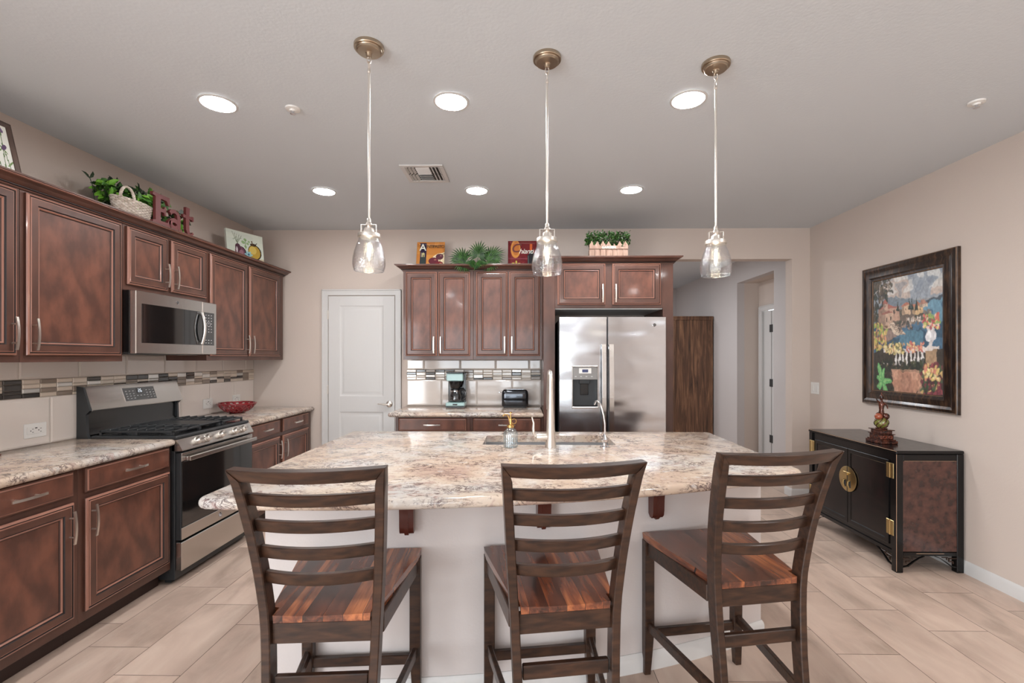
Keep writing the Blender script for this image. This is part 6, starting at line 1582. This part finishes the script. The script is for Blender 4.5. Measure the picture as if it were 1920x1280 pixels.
def basket_and_ivy():
    cx, cy, z = -2.495, 2.958, ZT
    t = thing('wicker_basket', 'small whitewashed wicker basket with hooped handle on left cabinets', 'basket', (cx, cy, z))
    mb = MB(); a_, b_ = 0.056, 0.146; n = 72
    for r in range(11):
        k = 0.86 + 0.14 * r / 10; pts = []
        for j in range(n + 1):
            a = 2 * PI * j / n; wv = 0.0032 * math.cos((n / 4) * a + PI * (r % 2)); pts.append((cx + (a_ * k + wv) * math.cos(a), cy + (b_ * k + wv) * math.sin(a), z + 0.006 + r * 0.0088))
        mb.tube(pts, 0.0040, 'wicker', 5, False)
    for j in range(0, 36):
        a = 2 * PI * j / 36; mb.tube([(cx + a_ * 0.86 * math.cos(a), cy + b_ * 0.86 * math.sin(a), z + 0.002), (cx + a_ * math.cos(a), cy + b_ * math.sin(a), z + 0.100)], 0.0022, 'wicker', 5, False)
    mb.loft([[(cx + a_ * 0.84 * math.cos(2 * PI * j / 36), cy + b_ * 0.84 * math.sin(2 * PI * j / 36), z + 0.001) for j in range(36)], [(cx + a_ * 0.84 * math.cos(2 * PI * j / 36), cy + b_ * 0.84 * math.sin(2 * PI * j / 36), z + 0.005) for j in range(36)]], 'wicker', True)
    build('woven_body', mb, t, ang=60)
    mb = MB()
    for s in range(3):
        pts = []
        for i in range(40):
            h = i / 39.0; a = PI * h; ph = h * 26 + s * 2.09; pts.append((cx + 0.045 + 0.005 * math.cos(ph) , cy - 0.085 + 0.050 * math.cos(PI - a) + 0.005 * math.sin(ph), z + 0.090 + 0.072 * math.sin(a)))
        mb.tube(pts, 0.0048, 'wicker', 6)
    build('handle', mb, t, ang=60)
    p = thing('ivy_plant', 'trailing green ivy foliage behind basket and Eat sign', 'artificial plant', (-2.62, 3.10, z))
    rnd = random.Random(11)
    for ly, (y0, y1, xa, xb, za, zb, num) in enumerate(((2.90, 3.14, -2.70, -2.60, 0.09, 0.22, 170), (3.08, 3.30, -2.68, -2.56, 0.05, 0.23, 180), (3.28, 3.54, -2.66, -2.55, 0.02, 0.16, 110))):
        mb = MB()
        for i in range(num):
            y = rnd.uniform(y0, y1); x = rnd.uniform(xa, xb); zz = z + rnd.uniform(za, zb)
            d = Vector((rnd.uniform(-0.1, 1), rnd.gauss(0, 0.8), rnd.gauss(0.1, 0.5))); m_ = rnd.choices(('ivy', 'ivyl', 'ivyd'), (5, 2.5, 4))[0]
            mb.leaf((x, y, zz), d, (0.9, rnd.gauss(0, 0.4), 0.6), rnd.uniform(0.045, 0.07), rnd.uniform(0.028, 0.045), m_)
        for i in range(10):
            y = rnd.uniform(y0, y1); mb.tube([(-2.64, y, z + 0.002), (-2.63, y + rnd.gauss(0, 0.03), z + 0.06), (-2.62, y + rnd.gauss(0, 0.05), z + za + 0.07)], 0.002, 'ivyd', 5)
        build('foliage', mb, p)
    # leaves reaching forward over the rim of the basket
    mb = MB()
    for i in range(46):
        mb.leaf((rnd.uniform(-2.56, -2.47), rnd.uniform(2.97, 3.12), z + rnd.uniform(0.105, 0.15)), (rnd.uniform(0.1, 1), rnd.gauss(0, 0.8), rnd.gauss(0, 0.3)), (0.8, 0, 0.7), rnd.uniform(0.04, 0.06), rnd.uniform(0.026, 0.04), rnd.choices(('ivy', 'ivyl'), (3, 3))[0])
    build('foliage', mb, p)
    mb = MB()
    for (y, zz, dy) in ((2.86, 0.20, -0.06), (2.97, 0.23, 0.0), (3.24, 0.25, 0.03), (3.20, 0.22, -0.02)):
        mb.tube([(-2.64, y, z + 0.06), (-2.63, y + dy * 0.5, z + zz * 0.8), (-2.62, y + dy, z + zz)], 0.0022, 'ivyd', 5); mb.leaf((-2.62, y + dy, z + zz - 0.01), (0.1, dy * 5 - 0.5, 0.5), (1, 0, 0), 0.055, 0.018, 'ivyd'); mb.leaf((-2.62, y + dy, z + zz - 0.01), (0.1, 0.4, 0.8), (1, 0, 0), 0.06, 0.022, 'ivyd')
    for (y, x, zz, m_) in ((3.30, -2.58, 0.205, 'ivy'), (3.46, -2.58, 0.185, 'ivyd'), (3.50, -2.58, 0.13, 'ivyd')): mb.leaf((x, y, z + zz), (0.3, 0.7, 0.0), (1, 0, 0.4), 0.085, 0.06, m_)
    for (y, zz) in ((3.165, 0.075), (3.265, 0.080), (3.375, 0.085)): mb.leaf((-2.500, y - 0.01, z + zz), (0.1, 0.45, -0.8), (1, 0, 0), 0.065, 0.045, 'ivyl')
    mb.tube([(-2.64, 3.1, z + 0.02), (-2.60, 3.35, z + 0.10), (-2.58, 3.45, z + 0.15)], 0.002, 'ivyd', 5)
    build('trailing_stem', mb, p)


basket_and_ivy()


def eat_sign():
    xs_ = -2.462; z = ZT
    t = thing('eat_sign', 'maroon wooden word sign reading Eat on the left cabinets', 'sign', (xs_, 3.27, z))
    fr = Fr((xs_, 0, z), (0, 1, 0), (1, 0, 0)); th = 0.020
    E_ = [(0, 0), (0.150, 0), (0.158, 0.055), (0.140, 0.055), (0.130, 0.030), (0.068, 0.028), (0.068, 0.090), (0.098, 0.090), (0.104, 0.072), (0.116, 0.072), (0.116, 0.132), (0.104, 0.132), (0.098, 0.114), (0.068, 0.114), (0.068, 0.178), (0.122, 0.176), (0.134, 0.150), (0.150, 0.150), (0.146, 0.205), (0, 0.205), (0, 0.185), (0.024, 0.180), (0.024, 0.025), (0, 0.020)]
    mb = MB(); mb.prism([(3.062 + u, v) for u, v in E_], fr, 0, th, 'eatred'); build('letter', mb, t, smooth=False)
    # a : annulus with stem and hook
    mb = MB(); u0 = 3.205
    def stroke(pts, wd, b0=0.0, b1=th):
        P = [Vector(p) for p in pts]; L_ = []; R_ = []
        for i, p in enumerate(P):
            d = (P[min(i + 1, len(P) - 1)] - P[max(i - 1, 0)]).normalized(); nn = Vector((-d.y, d.x)); w2 = (wd[i] if isinstance(wd, (list, tuple)) else wd) / 2; L_.append(p + nn * w2); R_.append(p - nn * w2)
        for i in range(len(P) - 1):
            q = [L_[i], L_[i + 1], R_[i + 1], R_[i]]
            mb.loft([[fr.p(a.x, b0, a.y) for a in q], [fr.p(a.x, b1, a.y) for a in q]], 'eatred', True)
    stroke([(u0 + 0.050 + 0.036 * math.cos(a), 0.040 + 0.026 * math.sin(a)) for a in [2 * PI * i / 18 for i in range(19)]], 0.030)
    stroke([(u0 + 0.010, 0.108), (u0 + 0.026, 0.124), (u0 + 0.052, 0.130), (u0 + 0.078, 0.120), (u0 + 0.090, 0.096), (u0 + 0.090, 0.060), (u0 + 0.092, 0.022), (u0 + 0.104, 0.006), (u0 + 0.122, 0.010)], [0.028, 0.026, 0.026, 0.028, 0.032, 0.032, 0.028, 0.022, 0.016], 0.0005, th + 0.0006)
    build('letter', mb, t, smooth=False)
    mb = MB(); u0 = 3.335
    stroke([(u0 + 0.050, 0.196), (u0 + 0.046, 0.10), (u0 + 0.048, 0.035), (u0 + 0.062, 0.008), (u0 + 0.088, 0.006), (u0 + 0.104, 0.024)], [0.036, 0.034, 0.032, 0.026, 0.020, 0.014]); stroke([(u0 + 0.004, 0.128), (u0 + 0.096, 0.128)], 0.022, 0.001, th - 0.001); stroke([(u0 + 0.102, 0.110), (u0 + 0.102, 0.144)], 0.013)
    build('letter', mb, t, smooth=False)


eat_sign()


def pear_canvas():
    a = Vector((-2.655, 4.145)); b = Vector((-2.512, 4.475)); hg = 0.262; z = ZT; d = (b - a).normalized(); nn = Vector((d.y, -d.x)); lean = -nn * 0.03
    t = thing('canvas_print', 'small white canvas of plum and yellow pears on left cabinets near corner', 'canvas print', (a.x, a.y, z))
    def P(u, v, k): p = a.lerp(b, u) - nn * 0.0 + lean * v + nn * k + nn * 0.03; return (p.x, p.y, z + hg * v)
    mb = MB(); mb.loft([[P(0, 0, -0.022), P(1, 0, -0.022), P(1, 1, -0.022), P(0, 1, -0.022)], [P(0, 0, 0), P(1, 0, 0), P(1, 1, 0), P(0, 1, 0)]], 'canvasw', True); build('stretcher_frame', mb, t, smooth=False)
    c = Canvas(110, 82, (216, 222, 208), 6); n = c.noise(5); c.put(n > 0.5, (204, 212, 200), 0.5); c.poly([(0.6, 0.12), (1, 0.16), (1, 0.0), (0.6, 0)], (196, 180, 150), 0.8)
    for k in range(5): c.line(0.28, 0.55, 0.16 + 0.06 * k, 0.93 - 0.02 * k, 0.006, (120, 130, 108))
    for k in range(8): c.ell(0.18 + 0.03 * k, 0.68 + 0.03 * (k % 4), 0.008, 0.025, (130, 142, 118), 1, 0.3 * k)
    c.ell(0.36, 0.26, 0.155, 0.22, (58, 36, 50)); c.ell(0.34, 0.27, 0.135, 0.20, (112, 70, 88)); c.ell(0.29, 0.42, 0.075, 0.14, (84, 52, 66)); c.ell(0.38, 0.24, 0.06, 0.12, (160, 116, 128), 0.8); c.ell(0.26, 0.34, 0.02, 0.10, (226, 216, 220), 0.9)
    c.ell(0.75, 0.36, 0.19, 0.27, (64, 48, 32)); c.ell(0.74, 0.36, 0.165, 0.245, (190, 156, 62)); c.ell(0.70, 0.42, 0.10, 0.14, (222, 196, 104), 0.8); c.ell(0.72, 0.62, 0.09, 0.05, (70, 52, 36)); c.line(0.70, 0.62, 0.68, 0.74, 0.015, (90, 66, 40)); c.line(0.76, 0.62, 0.82, 0.70, 0.012, (60, 50, 40))
    for x, y, r in ((0.50, 0.74, 0.04), (0.44, 0.64, 0.045), (0.56, 0.62, 0.035), (0.60, 0.70, 0.03), (0.50, 0.50, 0.035)): c.ell(x, y, r, r * 1.3, (140, 176, 118), 0.9, 0.4)
    c.line(0.50, 0.74, 0.50, 0.42, 0.005, (120, 150, 100))
    for k in range(6): c.ell(0.57 + 0.06 * math.cos(k * 1.05), 0.24 + 0.07 * math.sin(k * 1.05), 0.055, 0.035, (150, 198, 206), 0.9, k * 1.05)
    c.ell(0.57, 0.24, 0.03, 0.04, (70, 110, 140))
    c.mesh('print', lambda u, v: P(u, v, 0.0006), t, 'print')


pear_canvas()


def botanical():
    # framed print at the far left, leaning against the wall
    y1, wd, hg = 2.322, 0.42, 0.275; xb, xt = -2.52, -2.585; z = ZT
    t = thing('framed_botanical', 'dark framed botanical print cut off at the left edge above cabinets', 'framed print', (xb, y1 - wd / 2, z))
    a = Vector((xb, z)); b = Vector((xt, z + hg))
    th = math.atan2(xb - xt, hg)
    def P(u, v, k): return (xb + (xt - xb) * v + k * math.cos(th), y1 - wd + wd * u - 0.028 * v * 0, z + hg * v + k * math.sin(th) * 0)
    mb = MB(); R = []
    for ins, k, _ in ((0, -0.01, 0), (0, 0.012, 0), (0.010, 0.016, 0), (0.024, 0.010, 0), (0.026, 0.006, 0)):
        iu, iv = ins / wd, ins / hg; R.append([P(iu, iv, k), P(1 - iu, iv, k), P(1 - iu, 1 - iv, k), P(iu, 1 - iv, k)])
    mb.loft(R, 'frame2', False); mb.add(R[0], [(0, 1, 2, 3)], 'frame2'); build('picture_frame', mb, t, smooth=False)
    c = Canvas(110, 76, (222, 222, 214), 8)
    for k in range(16):
        x = 0.05 + 0.06 * k; y = 0.25 + 0.1 * (k % 5); c.line(x, 0.05, x + 0.03 * (-1) ** k, y + 0.2, 0.006, (96, 118, 80)); c.ell(x + 0.03 * (-1) ** k, y + 0.25, 0.028, 0.07, ((90, 70, 100), (196, 170, 70), (110, 90, 120))[k % 3], 1, 0.3 * (-1) ** k); c.ell(x + 0.02, y * 0.7, 0.012, 0.10, (110, 136, 84), 1, 0.5 * (-1) ** k)
    i = 0.025; c.mesh('print', lambda u, v: P(i / wd + (1 - 2 * i / wd) * u, i / hg + (1 - 2 * i / hg) * v, 0.0065), t, 'print')


MT['frame2'] = mat('walnut_frame', (62, 44, 36), 0.5, col2=(84, 62, 50), scale=(20, 4, 4), nscale=2)
botanical()

# ---------------------------------------------------------------- hall furniture
t = thing('armoire', 'tall rustic wooden armoire seen side on down the hall', 'armoire', (2.6, 7.6, 0))
mb = MB(); mb.box(2.293, 2.888, 7.302, 8.20, 0.08, 2.03, 'hallwood', 0.004); mb.box(2.31, 2.88, 7.33, 8.18, 0.0, 0.08, 'hallwood', 0.0); build('armoire_body', mb, t)
mb = MB(); mb.box(2.283, 2.893, 7.292, 8.21, 2.03, 2.055, 'hallwood', 0.004); mb.box(2.283, 2.893, 7.292, 7.302, 2.0, 2.03, 'hallwood', 0.0); build('top_molding', mb, t)
mb = MB(); mb.box(2.293, 2.325, 7.294, 7.302, 0.08, 2.0, 'hallwood', 0.002); mb.box(2.856, 2.888, 7.294, 7.302, 0.08, 2.0, 'hallwood', 0.002); build('side_stile', mb, t)
for k in range(2):
    mb = MB(); y = 7.34 + k * 0.43; mb.box(2.275, 2.292, y, y + 0.41, 0.12, 1.98, 'hallwood', 0.003); build('door', mb, t)
for (x, y) in ((-1.592, -0.9), (2.15, 0.85), (-1.592, -2.6), (0.836, -2.6), (2.15, -1.0)):  # unseen ceiling lamps added to lift the fill and the right side
    o = copy_tree(can); o.location = (x, y, 0); o['label'] = 'added recessed ceiling light out of view, for fill'; o['group'] = 'added fill ceiling lights'
h = thing('recessed_light', 'unlit slim ceiling light in the hall beyond the refrigerator', 'ceiling light', (1.95, 6.1, 2.74))
mb = MB(); mb.lathe([(0.0, 2.7385), (0.09, 2.7385), (0.09, 2.735), (0.075, 2.733), (0.0, 2.733)], (1.95, 6.1, 0), 'white', 28); build('trim_ring', mb, h)
